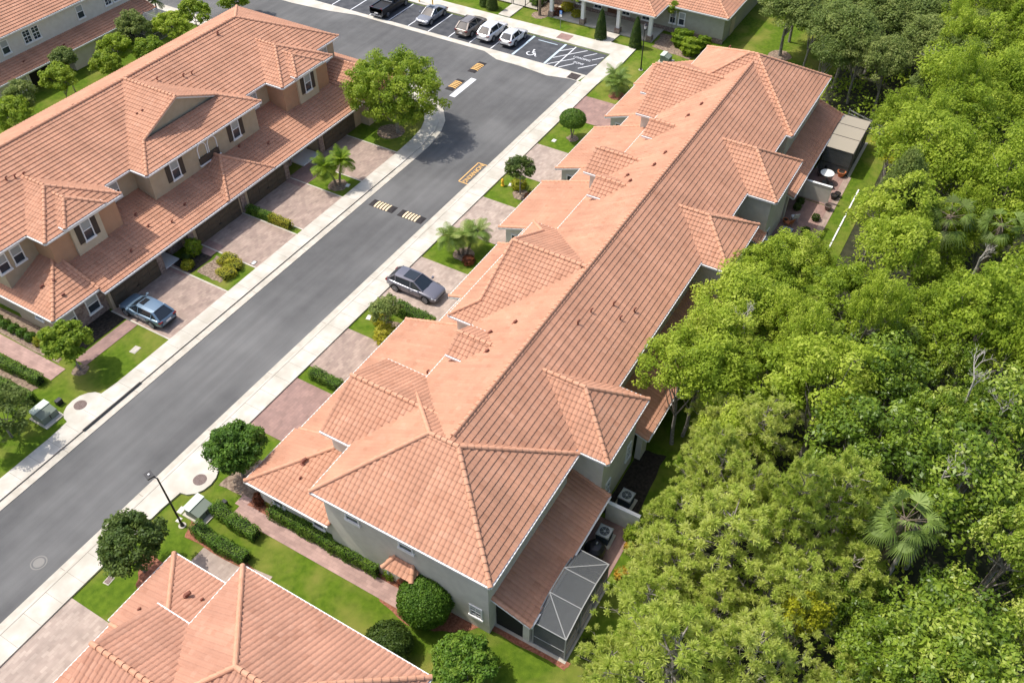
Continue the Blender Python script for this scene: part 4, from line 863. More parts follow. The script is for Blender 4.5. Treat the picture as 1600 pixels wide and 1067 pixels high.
def make_tree(name, h, Rr, kind, nc, per, cr, size, g, label=None, cat='tree', group=None, low=-.35, Hf=.75, trunk_r=.16, lobes=6, bark='bark', inner=.5, aspect=.55):
    """tree standing at its own origin, crown centre at h - Hf*Rr"""
    zc = h - Rr * Hf; cs = clumps(nc, Rr - cr * .6, Rr * Hf - cr * .3, low, lobes, inner)
    p, nr, sz, tn = foliage(cs, per, cr, size)
    r = empty(name, (0, 0, 0), 0, label, cat, group)
    link(leaf_mesh('crown', p + [0, 0, zc], nr, sz, tn, aspect), G[g], 'crown', r)
    idx = rng.choice(len(cs), min(14, len(cs)), replace=False)
    trunk_mesh(zc, trunk_r, [tuple(cs[i] * .97 + [0, 0, zc]) for i in idx]).build('trunk', M[bark], r); return r
def make_pine(name, h, Rr, nt, label=None, group=None):
    r = empty(name, (0, 0, 0), 0, label, 'tree', group); zc = h - Rr * 1.0; tips = []; b = MB()
    top = h * .97
    for k in range(5): b.tube((0, 0, top * k / 5), (random.uniform(-.04, .04), 0, top * (k + 1) / 5), .17 * (1 - k * .17), .17 * (1 - (k + 1) * .17) + .01, 7)
    nb = 30
    for i in range(nb):
        f = (i + .5) / nb; z = zc - Rr * .75 + f * (h - zc + Rr * .55); L = Rr * (1.0 - .62 * f ** 1.5) * random.uniform(.75, 1.08); a = i * 2.4 + random.uniform(-.3, .3)
        e = Vector((math.cos(a) * L, math.sin(a) * L, z + L * random.uniform(.15, .5))); s = Vector((0, 0, z)); b.tube(s, e, .045, .012, 5)
        for k in range(max(3, int(nt / nb))):
            t = random.uniform(.3, 1) ** .6; q = s.lerp(e, t); sp = L * .30 * (1.15 - t * .4)
            o = Vector((random.uniform(-1, 1) * sp, random.uniform(-1, 1) * sp, random.uniform(-.05, .45))); tips.append((q + o, (e - s).normalized() * .5 + Vector((0, 0, .8)) + o * .4))
            if k % 2 == 0: b.tube(q, q + o, .014, .006, 4)
    n = len(tips); per = 72; c = np.repeat(np.array([tuple(t[0]) for t in tips]), per, 0); dr = np.repeat(unit(np.array([tuple(t[1]) for t in tips])), per, 0)
    d = unit(dr * .55 + rng.normal(size=(n * per, 3)) * .62); L = rng.uniform(.17, .36, (n * per, 1)); s = unit(np.cross(d, rng.normal(size=d.shape))) * .022
    a = c + d * .02; e = c + d * L - [0, 0, .02]
    V = np.stack([a - s, a + s, e + s * .6, e - s * .6], 1).reshape(-1, 3)
    link(quads('crown', V, np.stack([np.repeat(rng.random(n), per), rng.random(n * per)], 1)), G['pine'], 'crown', r); b.build('trunk', M['bark'], r); return r
def place(src, x, y, s, label=None, rz=None, sz=None, group=None, z=0):
    o = copy_tree(src); o.location = (x, y, z); o.rotation_euler = (0, 0, random.uniform(0, 6.28) if rz is None else rz); o.scale = (s, s, sz or s)
    for k in ('label', 'category', 'group'):
        if k in src: o[k] = src[k]
    if label: o['label'] = label
    if group: o['group'] = group
    elif 'group' in o and label: del o['group']
    return o

random.seed(21)
AMP[0] = .52
P_oak = [make_tree('broadleaf_tree', 10, 3.35, 'o', nc, per, cr, sz, 'oak', 'x', 'tree', 'w', lobes=l, Hf=hf, inner=.4) for l, nc, per, cr, sz, hf in ((6, 95, 130, .66, .17, .8), (8, 120, 120, .58, .15, .95), (7, 80, 120, .78, .2, .75), (9, 150, 90, .5, .17, 1.0))]
P_mag = [make_tree('glossy_leaved_tree', 10, 3.2, 'm', nc, 120, cr, .19, 'magnolia', 'x', 'tree', 'w', lobes=l, aspect=.5, inner=.35, Hf=.85) for l, nc, cr in ((6, 78, .62), (9, 95, .52), (7, 64, .66))]
P_dull = [make_tree('live_oak', 8, 3, 'd', 125, 170, .66, .16, 'dull', 'x', 'tree', 'w', lobes=l) for l in (6, 9)]
P_pine = [make_pine('pine_tree', 10, 3, 240, 'x', 'w') for _ in range(3)]
P_yel = make_tree('broadleaf_tree', 9, 3, 'y', 60, 110, .7, .2, 'yellow', 'x', 'tree', 'w')
PB, PC, PD = (31.0, -4.6), (59.0, -1.7), (60.1, -5.1)
AMP[0] = .74
KN = {'o': ('bright green broadleaf tree', P_oak, 10), 'm': ('glossy leaved tree with pale shoots', P_mag, 10), 'd': ('dull green live oak', P_dull, 8), 'p': ('yellow green tufted pine', P_pine, 10)}
def zone(x, y):
    if x > 84 and y > 14: return 'bordering the clubhouse lawn'
    if x > 84 and y > 8: return 'in the wood just past the grey rail fence'
    if x < 24.5 and y > 0: return "at the wood's corner by the bottom edge of the photo"
    if x > 36 and x < 50 and y > 7: return 'overhanging the middle low roof'
    d = "at the wood's near edge" if y > .5 else 'midway into the wood' if y > -8 else 'deep in the wood'
    if x < 31: return d + ' beside the near screened cage'
    if x < 48: return d + ' behind the middle low roof'
    if x < 64: return d + ' behind the far paved patio'
    if x < 84: return d + ' beyond the white edging'
    return d + ' past the far cage'
forest = [(float(a), float(b_), float(c_), float(d), k) for a, b_, c_, d, k in (t.split(',') for t in FOREST.split(';'))]
forest += [(19.8, 5.4, 7, 2.0, 'p'), (22.8, 5.2, 8, 2.4, 'p'), (26, 6.0, 7.5, 2.1, 'p'), (29, 5.5, 7.6, 2.2, 'p'), (32.4, 5.4, 7, 2.1, 'p'),
           (37.6, 9.3, 9.4, 2.9, 'o'), (41.6, 9.2, 9.6, 3.0, 'o'), (45.8, 9.0, 9.4, 2.9, 'o'), (50.2, 8.4, 8.6, 2.7, 'o'), (53.4, 7.4, 7.8, 2.4, 'o'), (55.5, 6.3, 7, 2.2, 'o'), (35.4, 5.0, 8, 2.2, 'o'),
           (95.2, 20.4, 8, 3.8, 'd'), (91, 13.2, 9.5, 4.2, 'd'), (88.2, 8.2, 8, 2.8, 'd'), (99.5, 15, 9, 4, 'd'), (105, 21, 9, 4, 'd'), (98, 7.5, 9, 4, 'd'), (92, 5, 9, 3.4, 'd'), (107, 12, 9, 4, 'd'), (113, 19, 9, 4, 'd'), (104, 2, 10, 4, 'o'), (112, 6, 10, 4, 'o'),
           (120, 14, 10, 4, 'o'), (85.8, 3.4, 8, 2.6, 'd'), (80.3, 2.2, 6.5, 2.4, 'o')]
forest += [(27.4, -4.9, 7.6, 2.2, 'm'), (29.3, -7.6, 9.5, 2.4, 'm'), (33.6, -3.0, 9.0, 2.2, 'o'), (56.6, -2.6, 7.2, 2.2, 'o'), (57.5, -7.2, 8.2, 2.3, 'm'), (87.5, 14.5, 7.5, 2.8, 'd'), (95.5, 11, 9, 3.6, 'd'), (102, 17.5, 9.5, 3.8, 'd'), (90, 2, 9, 3.4, 'd'), (96, 1.5, 9.5, 3.6, 'd'), (87, -1, 9, 3, 'o'), (109, 17, 10, 4, 'd'), (116, 12, 10, 4, 'd'), (100, 11.5, 8.5, 3.2, 'd'), (88.6, 11, 8, 2.8, 'd'), (99, 20.5, 8, 3.2, 'd'), (92.5, 17, 7.5, 2.6, 'd')]
forest = [t for t in forest if all((t[0] - p[0]) ** 2 + (t[1] - p[1]) ** 2 > 1.9 ** 2 for p in (PB, PC, PD, (72.4, 4.4)))]
for i, (x, y, hh, rr, k) in enumerate(forest):
    nm, pr, H0 = KN[k]; p = pr[i % len(pr)]; s = rr / 3.0
    o = place(p, x, y, s, '%s %s' % (nm, zone(x, y)), sz=(hh / H0), group='%s %s' % (nm, zone(x, y))); o.rotation_euler.x = random.uniform(-.09, .09); o.rotation_euler.y = random.uniform(-.09, .09)
place(P_yel, 72.6, 4.2, .75, 'golden yellow crowned tree just outside the tan roofed cage', sz=.85)
place(P_yel, 25.4, -1.9, .45, 'yellow leaved treetop among the pines near the bottom', sz=1.02)
for p in P_oak + P_mag + P_dull + P_pine + [P_yel]:
    for c in list(p.children): bpy.data.objects.remove(c)
    bpy.data.objects.remove(p)
# under-storey that closes the view between trunks
n = 60000
px_ = rng.uniform(17, 125, n); py_ = rng.uniform(-38, 3.6, n); py_ = np.where(px_ > 84, py_ + 10, py_); keep = py_ < 14; px_, py_ = px_[keep], py_[keep]; n = len(px_)
hh = 1.2 + 1.1 * np.sin(px_ * .7 + 1.3 * np.sin(py_ * .5)) * np.cos(py_ * .8) + rng.normal(size=n) * .5
pos = np.stack([px_, py_, np.clip(hh, .1, 3.6)], 1); nr = rng.normal(size=(n, 3)) * .6 + [0, 0, .9]
o = link(leaf_mesh('undergrowth', pos, nr, .34 * rng.uniform(.6, 1.3, n), rng.random(n)), G['lime'], 'undergrowth'); o['kind'] = 'stuff'

# ---- palms
def frond(L, droop, nl, wl, V, T, az, el, base, ll=.42, tone=.5):
    """feather frond: arching rachis with leaflets"""
    d = Vector((math.cos(az) * math.cos(el), math.sin(az) * math.cos(el), math.sin(el))); p = Vector(base); side = Vector((-math.sin(az), math.cos(az), 0)); step = L / nl; r = []
    for k in range(nl):
        t = k / nl; d = (d + Vector((0, 0, -droop / nl))).normalized(); q = p + d * step
        V.extend([p - side * .012, p + side * .012, q + side * .01, q - side * .01]); T.append((tone, random.random()))
        w = ll * math.sin(math.pi * (.12 + .85 * t)) + .05
        if t > .12:
            for s in (-1, 1):
                e = p + side * s * w * .8 + d * w * .55 - Vector((0, 0, w * .25)); u = d * wl
                V.extend([p - u * .7, p + u * .7, e + u * .3, e - u * .3]); T.append((tone, random.random()))
        p = q
def feather_palm(name, stems, L, nf, label, cat='palm', g='palm', trunk_r=.1):
    r = empty(name, (0, 0, 0), 0, label, cat); V = []; T = []; b = MB()
    for (x, y, h, lx, ly) in stems:
        for k in range(4): b.tube((x + lx * (k / 4) ** 1.5, y + ly * (k / 4) ** 1.5, h * k / 4), (x + lx * ((k + 1) / 4) ** 1.5, y + ly * ((k + 1) / 4) ** 1.5, h * (k + 1) / 4), trunk_r * (1.1 - .08 * k), trunk_r * (1.02 - .08 * k), 8)
        for i in range(nf): frond(L * random.uniform(.8, 1.1), random.uniform(1.0, 2.0), 20, .045, V, T, i * 2.4 + random.uniform(-.2, .2), random.uniform(-.1, 1.25), (x + lx, y + ly, h), tone=random.random())
    link(quads('crown', np.array([tuple(v) for v in V]), np.array(T)), G[g], 'crown', r); b.build('trunk', M['palmbark'], r); return r
def fan_palm(x, y, h, L, nf, label, name='fan_palm'):
    r = empty(name, (x, y, 0), random.uniform(0, 6), label, 'palm'); V = []; T = []; b = MB()
    b.tube((0, 0, 0), (0, 0, h * .5), .2, .18, 9); b.tube((0, 0, h * .5), (.05, 0, h), .18, .2, 9)
    for i in range(nf):
        az = i * 2.4 + random.uniform(-.25, .25); el = -.75 + 1.7 * (i + .5) / nf + random.uniform(-.15, .15); L_ = L * random.uniform(.75, 1.1)
        d = Vector((math.cos(az) * math.cos(el), math.sin(az) * math.cos(el), math.sin(el))); side = Vector((-math.sin(az), math.cos(az), 0)); base = Vector((0, 0, h)); c = base + d * L_ * .62
        roll = random.uniform(-.5, .5); up_ = side.cross(d) * -1; side = (side * math.cos(roll) + up_ * math.sin(roll)).normalized()
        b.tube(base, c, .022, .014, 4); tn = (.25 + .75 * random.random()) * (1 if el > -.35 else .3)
        for k in range(24):
            a = (k / 23 - .5) * 3.0; dirn = d * math.cos(a) + side * math.sin(a); Lk = L_ * .62 * (1 - .12 * abs(a)); dr = random.uniform(.05, .5) * Lk; dirn = (dirn + Vector((0, 0, random.uniform(-.15, .15)))).normalized()
            m_ = c + dirn * Lk * .55 + Vector((0, 0, -.06 * Lk)); e = c + dirn * Lk * .95 - Vector((0, 0, dr + .18 * Lk)); w = (side * math.cos(a) - d * math.sin(a)) * .034
            V.extend([c - w * .4, c + w * .4, m_ + w, m_ - w]); V.extend([m_ - w, m_ + w, e + w * .15, e - w * .15]); T += [(tn, random.random() * .8)] * 2
    link(quads('crown', np.array([tuple(v) for v in V]), np.array(T)), G['fan'], 'crown', r); b.build('trunk', M['palmbark'], r); return r
fan_palm(*PB, 10.0, 1.7, 20, 'big fan palm with drooping pale fronds standing among dark trees')
fan_palm(*PC, 9.4, 2.0, 16, 'pale fan palm in the wood level with the far patio')
fan_palm(*PD, 9.2, 1.6, 13, 'pale fan palm near the right edge behind a dead tree')
def dead_tree(x, y, h, s, label):
    b = MB()
    def br(p, d, L, r, k):
        q = p + d * L; b.tube(p, q, r, r * .55, 5)
        if k:
            for _ in range(3):
                e = (d + Vector((random.uniform(-1, 1), random.uniform(-1, 1), random.uniform(-.35, .7))) * .85).normalized(); br(p.lerp(q, random.uniform(.5, 1)), e, L * random.uniform(.5, .8), r * .55, k - 1)
    b.tube((0, 0, 0), (.2, 0, h * .75), .14, .1, 7); br(Vector((.2, 0, h * .75)), Vector((0, .1, 1)).normalized(), s, .08, 4)
    o = b.build('dead_tree', M['deadwood']); o.location = (x, y, 0); return tag(o, label, 'tree')
dead_tree(41.4, -5.9, 12.5, 1.5, 'bleached leafless tree top near the right edge of the wood')
dead_tree(57.4, -4.6, 9.2, .9, 'grey tangle of bare branches just below the right hand fan palms')
dead_tree(34.6, -5.8, 12.2, 1.2, 'bare pale branches near the big drooping fan palm')
dead_tree(40.2, -7.6, 12.6, 1.3, 'small bare grey treetop at the right edge above the middle')
dead_tree(42.5, 7.4, 9.6, 1.2, 'bare silvery twigs poking out behind the middle low roof')
dead_tree(86.5, 4.6, 8.5, 1.1, 'thin leafless trunk standing near the top of the wood')

p = feather_palm('twin_palm', [(-.1, .1, 2.2, -.6, .5), (.15, -.1, 2.4, .5, -.2)], 1.5, 44, 'twin stemmed feather palm on the lawn between garage driveways', g='lime'); p.location = (50.2, 47.8, 0)
p = feather_palm('feather_palm', [(0, 0, 1.9, .3, 0), (.2, -.3, 2.0, .9, -.5), (-.2, .2, 2.0, -.4, .6)], 1.55, 24, 'bushy feathery palm on the lawn behind the dark parked car'); p.location = (47.5, 32.4, 0)
p = feather_palm('feather_palm', [(0, 0, 1.5, .2, 0), (.3, .2, 1.6, .6, .5)], 1.7, 26, 'dull feathery palm on the lawn below the far lamp post'); p.location = (78.0, 32.5, 0)
p = feather_palm('tall_palm', [(0, 0, 5.5, .2, .1)], 2.3, 26, 'tall single trunk palm by the clubhouse garden fence', trunk_r=.18); p.location = (90.6, 48.8, 0)

# ---- street and garden trees
def tree_at(x, y, *a, **k): t = make_tree(*a, **k); t.location = (x, y, 0); return t
tree_at(60.4, 48.3, 'shade_tree', 8.0, 5.2, 'o', 270, 150, .66, .19, 'lime', 'large spreading green tree at the street corner shading the kerb', lobes=9, trunk_r=.2)
tree_at(22.1, 49.6, 'ornamental_tree', 4.3, 2.05, 'o', 110, 110, .36, .2, 'lime', 'round light green tree on the lawn in front of the stone faced corner', lobes=6, trunk_r=.09)
tree_at(15.4, 48.6, 'ornamental_tree', 4.2, 2.5, 'o', 90, 110, .42, .17, 'dull', 'bronze tinged tree cut by the left edge above the pavement', lobes=6, trunk_r=.1)
tree_at(20.9, 32.6, 'ornamental_tree', 4.6, 2.35, 'o', 140, 130, .42, .17, 'hedge', 'dense dark green tree hiding the driveway corner at the near end of the row', lobes=7, trunk_r=.12)
tree_at(12.6, 32.9, 'ornamental_tree', 4.7, 2.2, 'o', 130, 130, .42, .17, 'deep', 'open dark magnolia over the red mulch at the bottom left', lobes=7, trunk_r=.1)
tree_at(36.9, 32.5, 'ornamental_tree', 3.3, 1.35, 'o', 55, 80, .34, .15, 'dull', 'shrubby bronze tipped tree beside the dark parked car', lobes=6, trunk_r=.07)
tree_at(57.4, 32.5, 'ornamental_tree', 3.9, 1.5, 'o', 60, 90, .36, .16, 'deep', 'open crowned dark tree on the hydrant lawn', lobes=6, trunk_r=.07)
tree_at(94.2, 33.2, 'ornamental_tree', 3.8, .8, 'o', 24, 70, .3, .16, 'lime', 'slim young tree against the clubhouse wall', trunk_r=.04, Hf=1.3)
tree_at(91.4, 43.6, 'ornamental_tree', 4.2, 1.4, 'o', 40, 70, .36, .18, 'lime', 'light green staked tree left of the clubhouse porch', trunk_r=.05)
def clipped(x, y, name, label, rx, ry, rz, zc, g, n, cat='shrub', shape='ball', trunk=None, size=.12, noise=.06):
    r = empty(name, (x, y, 0), 0, label, cat); d = unit(rng.normal(size=(n, 3)))
    if shape == 'cone':
        t = rng.random(n) ** .75; a = rng.random(n) * 6.283; rad = (1 - t) ** .55; pp = np.stack([np.cos(a) * rad * rx, np.sin(a) * rad * ry, (t * 2 - 1) * rz], 1); d = unit(np.stack([np.cos(a), np.sin(a), np.full(n, .3)], 1))
    else:
        if shape == 'dome': d[:, 2] = np.where(d[:, 2] < -.35, -.35 + rng.normal(size=n) * .05, d[:, 2]) + .05
        bump = 1 + noise * (np.sin(d[:, 0] * 9 + 1) * np.sin(d[:, 1] * 8) + np.sin(d[:, 2] * 11 + d[:, 0] * 5))
        pp = d * [rx, ry, rz] * bump[:, None]
    pp = pp * rng.uniform(.84, 1.03, (n, 1)) + [0, 0, zc]; tone = .5 + .5 * np.sin(pp[:, 0] * 5) * np.sin(pp[:, 1] * 5 + pp[:, 2] * 4); tone = np.clip(tone * .6 + rng.random(n) * .4, 0, 1)
    link(leaf_mesh('foliage', pp, d + rng.normal(size=(n, 3)) * .5, size * rng.uniform(.7, 1.3, n), tone), G[g], 'foliage', r)
    st = MB(); top = zc - (rz * .2)
    for k in range(5): st.tube((random.uniform(-.05, .05), random.uniform(-.05, .05), 0), (random.uniform(-.6, .6) * rx * .7, random.uniform(-.6, .6) * ry * .7, zc + rz * random.uniform(-.2, .4)), trunk or .03, .012, 6)
    st.build('stem', M['bark'], r); return r
clipped(18.9, 16.7, 'round_shrub', 'big clipped ball shrub against the grey end wall', 1.6, 1.6, 1.45, 1.5, 'hedge', 26000, noise=.02)
clipped(15.9, 17.2, 'round_shrub', 'dark clipped shrub at the edge of the near terracotta roof', 1.35, 1.35, 1.0, .9, 'deep', 14000, noise=.04)
clipped(68.2, 32.8, 'topiary', 'mushroom shaped topiary on a single stem', 1.3, 1.3, .95, 2.05, 'hedge', 15000, shape='dome', trunk=.07, size=.1, noise=.01)
tree_at(16.7, 12.6, 'ornamental_tree', 3.3, 2.0, 'o', 120, 130, .4, .16, 'hedge', 'leafy round tree cut by the bottom edge near the mulch bed', lobes=6, trunk_r=.1)
for x, y, l in ((88.7, 39.7, 'narrow cypress at the left of the clubhouse steps'), (88.9, 35.4, 'narrow cypress at the right of the clubhouse steps'), (89.2, 54.7, 'dark cypress left of the garden gate path'), (89.6, 55.9, 'dark cypress cut by the top edge of the photo')):
    clipped(x, y, 'cypress', l, .75, .75, 1.75, 1.8, 'deep', 16000, 'tree', 'cone', size=.13)
def hedge(pts, wd, ht, g, label, name='hedge', dens=420, size=.1, rough=.06):
    """clipped hedge following a polyline"""
    r = empty(name, (pts[0][0], pts[0][1], 0), 0, label, 'hedge'); A = []; Nn = []; o0 = np.array([pts[0][0], pts[0][1], 0]); core = MB()
    for a, b_ in zip(pts[:-1], pts[1:]):
        a = np.array(a, float); b_ = np.array(b_, float); L = np.linalg.norm(b_ - a); u = (b_ - a) / L; v = np.array([-u[1], u[0]]); n = int(L * (wd + 2 * ht) * dens)
        s = rng.uniform(-.1, L + .1, n); c = rng.random(n) * (wd + 2 * ht); top = (c > ht) & (c < ht + wd)
        off = np.where(c <= ht, -wd / 2, np.where(top, c - ht - wd / 2, wd / 2)); z = np.where(c <= ht, c, np.where(top, ht, c - ht - wd))
        nx = np.where(c <= ht, -1., np.where(top, 0., 1.)); wob = rough * np.sin(s * 3.1) + rough * .6 * np.sin(s * 7.7 + 1)
        z = z + np.where(top, wob, 0) - (np.abs(off) / (wd / 2)) ** 6 * .1 * top; off = off + nx * wob * .7
        e = np.where(rng.random(n) < .06)[0]; s[e] = rng.choice([-.05, L + .05], len(e)); off[e] = rng.uniform(-wd / 2, wd / 2, len(e)); z[e] = rng.random(len(e)) * ht
        p = np.stack([a[0] + u[0] * s + v[0] * off, a[1] + u[1] * s + v[1] * off, z], 1) + rng.normal(size=(n, 3)) * .03
        A.append(p - o0); Nn.append(np.stack([v[0] * nx, v[1] * nx, top * 1.], 1) + rng.normal(size=(n, 3)) * .5)
        core.rbox(((a + b_) / 2 - o0[:2]), u, v, L / 2 - .02, wd / 2 - .09, 0, ht - .09)  # solid dark box added under the leaves so the hedge is opaque
    A = np.concatenate(A); Nn = np.concatenate(Nn); n = len(A); tone = np.clip(.5 + .4 * np.sin(A[:, 0] * 4 + A[:, 1] * 3) + rng.normal(size=n) * .25, 0, 1)
    A[:, 2] = np.maximum(A[:, 2], .02)
    link(leaf_mesh('foliage', A, Nn, size * rng.uniform(.7, 1.3, n), tone), G[g], 'foliage', r); core.build('shade_core', M['hedgecore'], r); return r
M['hedgecore'] = mat('shaded hedge core', (.02, .03, .01), 1)  # near-black colour stands for the shade inside a hedge
hedge([(19.62, 28.9), (19.66, 26.5), (19.6, 23), (19.62, 20.6)], .85, 1.0, 'hedge', 'long clipped hedge along the foot of the grey end wall')
hedge([(18.0, 32.2), (17.8, 30.6), (17.75, 28.6)], .8, .85, 'hedge', 'short hedge beside the pink path behind the transformer')
hedge([(16.3, 32.2), (16.1, 30.2), (16.2, 28.0)], .8, .85, 'hedge', 'short hedge closest to the near terracotta roof')
hedge([(39.0, 33.1), (38.75, 29.6)], .85, 1.0, 'hedge', 'square hedge alongside the dark parked car')
hedge([(30.25, 34.4), (30.15, 31.8)], .75, .75, 'hedge', 'small hedge between the two front driveways')
hedge([(42.95, 52.0), (42.95, 49.5)], .6, .75, 'hedge', 'dark green end of the driveway hedge near the garage wall')
hedge([(42.95, 49.5), (42.95, 47.3)], .6, .75, 'hedge_y', 'golden end of the driveway hedge near the pavement')
hedge([(19.75, 50.9), (19.6, 54), (19.5, 62)], .7, .8, 'hedge', 'hedge along the pale path at the left edge')
hedge([(18.2, 49.9), (18.1, 54), (18.0, 62)], .7, .8, 'hedge', 'outer hedge left of the transformer box')
def bush(x, y, rx, rz, g, label, name='bush', n=None, size=.12, shape='ball', z=None):
    return clipped(x, y, name, label, rx, rx * .9, rz, z or rz * .8, g, n or int(3200 * rx * (rx + rz)), 'bush', shape, size=size, noise=.14)
for k in range(8):
    bush(22.4, 54.4 + k * .95, .42, .38, 'hedge_y' if k < 1 else 'hedge', ['gold tipped small bush at the street end of the side bed', 'small round bush second from the street in the side bed', 'small round bush third from the street in the side bed', 'small round bush fourth from the street in the side bed', 'small round bush fifth from the street in the side bed', 'small round bush sixth from the street in the side bed', 'small round bush seventh from the street in the side bed', 'small round bush furthest from the street in the side bed'][k])
# crescent of gold shrubs
r = hedge([(35.0, 47.9), (36.1, 47.6), (36.9, 48.3), (36.7, 49.5)], 1.25, .5, 'hedge_y', 'crescent of golden shrubs on the small lawn between driveways', 'gold_shrub', rough=.12)
bush(34.6, 51.2, .55, .4, 'hedge_y', 'low yellow bush at the porch corner by the blue car driveway'); bush(36.2, 52.0, .7, .9, 'lime', 'leafy green bush under the porch window'); bush(35.4, 52.1, .45, .35, 'deep', 'dark low bush beside the white porch')
bush(36.0, 32.0, .95, .7, 'hedge_y', 'gold and green bush below the bronze tipped tree'); bush(37.4, 33.6, .7, .5, 'hedge_y', 'yellowish bush beside the pavement by the dark car')
bush(46.8, 31.4, .55, .4, 'red', 'dark leaved bush under the bushy palm'); bush(57.0, 31.0, .8, .5, 'red', 'purple dark bush under the hydrant lawn tree'); bush(58.3, 33.2, .75, .45, 'hedge_y', 'low light bush by the yellow hydrant')
bush(19.9, 30.2, .42, .55, 'red', 'red and yellow croton at the path corner'); bush(20.15, 29.6, .35, .35, 'flower', 'orange speckled plant beside the croton')
bush(19.9, 19.9, .5, .5, 'lime', 'light green plant at the end of the wall hedge'); bush(19.7, 18.9, .4, .35, 'red', 'dark red plant under the tiled door hood')
bush(29.3, 8.5, .55, .75, 'lime', 'light green patio shrub by the white privacy wall'); bush(28.6, 8.3, .4, .4, 'flower', 'orange flowering plant at the near patio edge')
bush(26.6, 7.9, .5, .5, 'flower', 'yellow flowering plant outside the screened cage'); bush(27.2, 7.4, .6, .5, 'oak', 'green shrub beside the near cage door')
bush(21.5, 7.6, .6, .4, 'deep', 'low dark shrub at the outer corner of the near cage')
for x, y, l in ((67.2, 8.1, 'dark potted plant at the patio edge near the cream wall'), (64.9, 8.3, 'spiky dark plant in the middle of the far patio'), (63.6, 8.0, 'low dark plant near the far air conditioner'), (68.9, 10.0, 'dark plant at the foot of the cream privacy wall'), (67.9, 10.0, 'small dark plant by the patio wall base')):
    bush(x, y, .38, .35, 'deep', l)
bush(92.2, 31.0, 1.3, 1.0, 'lime', 'large lime green shrub mass before the clubhouse wall', size=.2); bush(90.7, 29.4, 1.2, 1.0, 'oak', 'green shrub behind the far grey green cabinet', size=.2); bush(92.6, 28.6, .9, .8, 'lime', 'lime shrub at the clubhouse corner', size=.2)
bush(93.3, 46.5, .8, .6, 'hedge_y', 'gold tipped shrub under the clubhouse windows'); bush(93.3, 50.6, 1.0, .6, 'hedge', 'green shrub under the clubhouse windows near the fence'); bush(92.4, 44.7, .7, .5, 'hedge_y', 'yellow green shrub beside the clubhouse porch'); bush(91.9, 47.2, .9, .4, 'red', 'purple ground shrub near the parking sign')
bush(70.2, 29.9, .35, .6, 'red', 'reddish plant by the garage corner past the topiary')
# back lawn trees between the two rows
for i, (x, y, hh, rr) in enumerate(((43.2, 81.8, 4.2, 1.9), (40.5, 79.5, 4.5, 2.2), (47.6, 80.9, 4.4, 1.8), (49.6, 82.4, 5.0, 1.2), (55.2, 82.0, 4.2, 2.0), (53.2, 80.6, 3.4, 1.6), (58.8, 82.4, 5.2, 2.0), (62.2, 80.5, 4.2, 2.0), (65.8, 80.4, 4.4, 1.8), (72.5, 80.5, 5.6, 1.9), (70.0, 77.8, 4.6, 1.6), (57.5, 79.0, 3.6, 1.6))):
    tree_at(x, y, 'garden_tree', hh, rr * 1.15, 'o', 85, 110, .42, .18, ('dull', 'oak', 'lime')[i % 3], ['mid green tree on the back lawn near the left edge', 'broad tree at the far left of the back lawn', 'dense round tree on the back lawn below the double window', 'slim light green tree before the dark lanai', 'wide tree beside the white walled lanai', 'low spreading tree behind the long ridge', 'tall tree against the cream low roof', 'bushy tree nearest the black back cage', 'light green tree right of the black back cage', 'tall tree at the top behind the far roof corner', 'small dark tree near the side street bend', 'low tree hidden behind the roof ridge'][i], trunk_r=.07)
p = feather_palm('feather_palm', [(0, 0, 2.4, .1, 0)], 1.3, 20, 'small palm at the corner of the cream row near the side street'); p.location = (66.4, 87.5, 0)

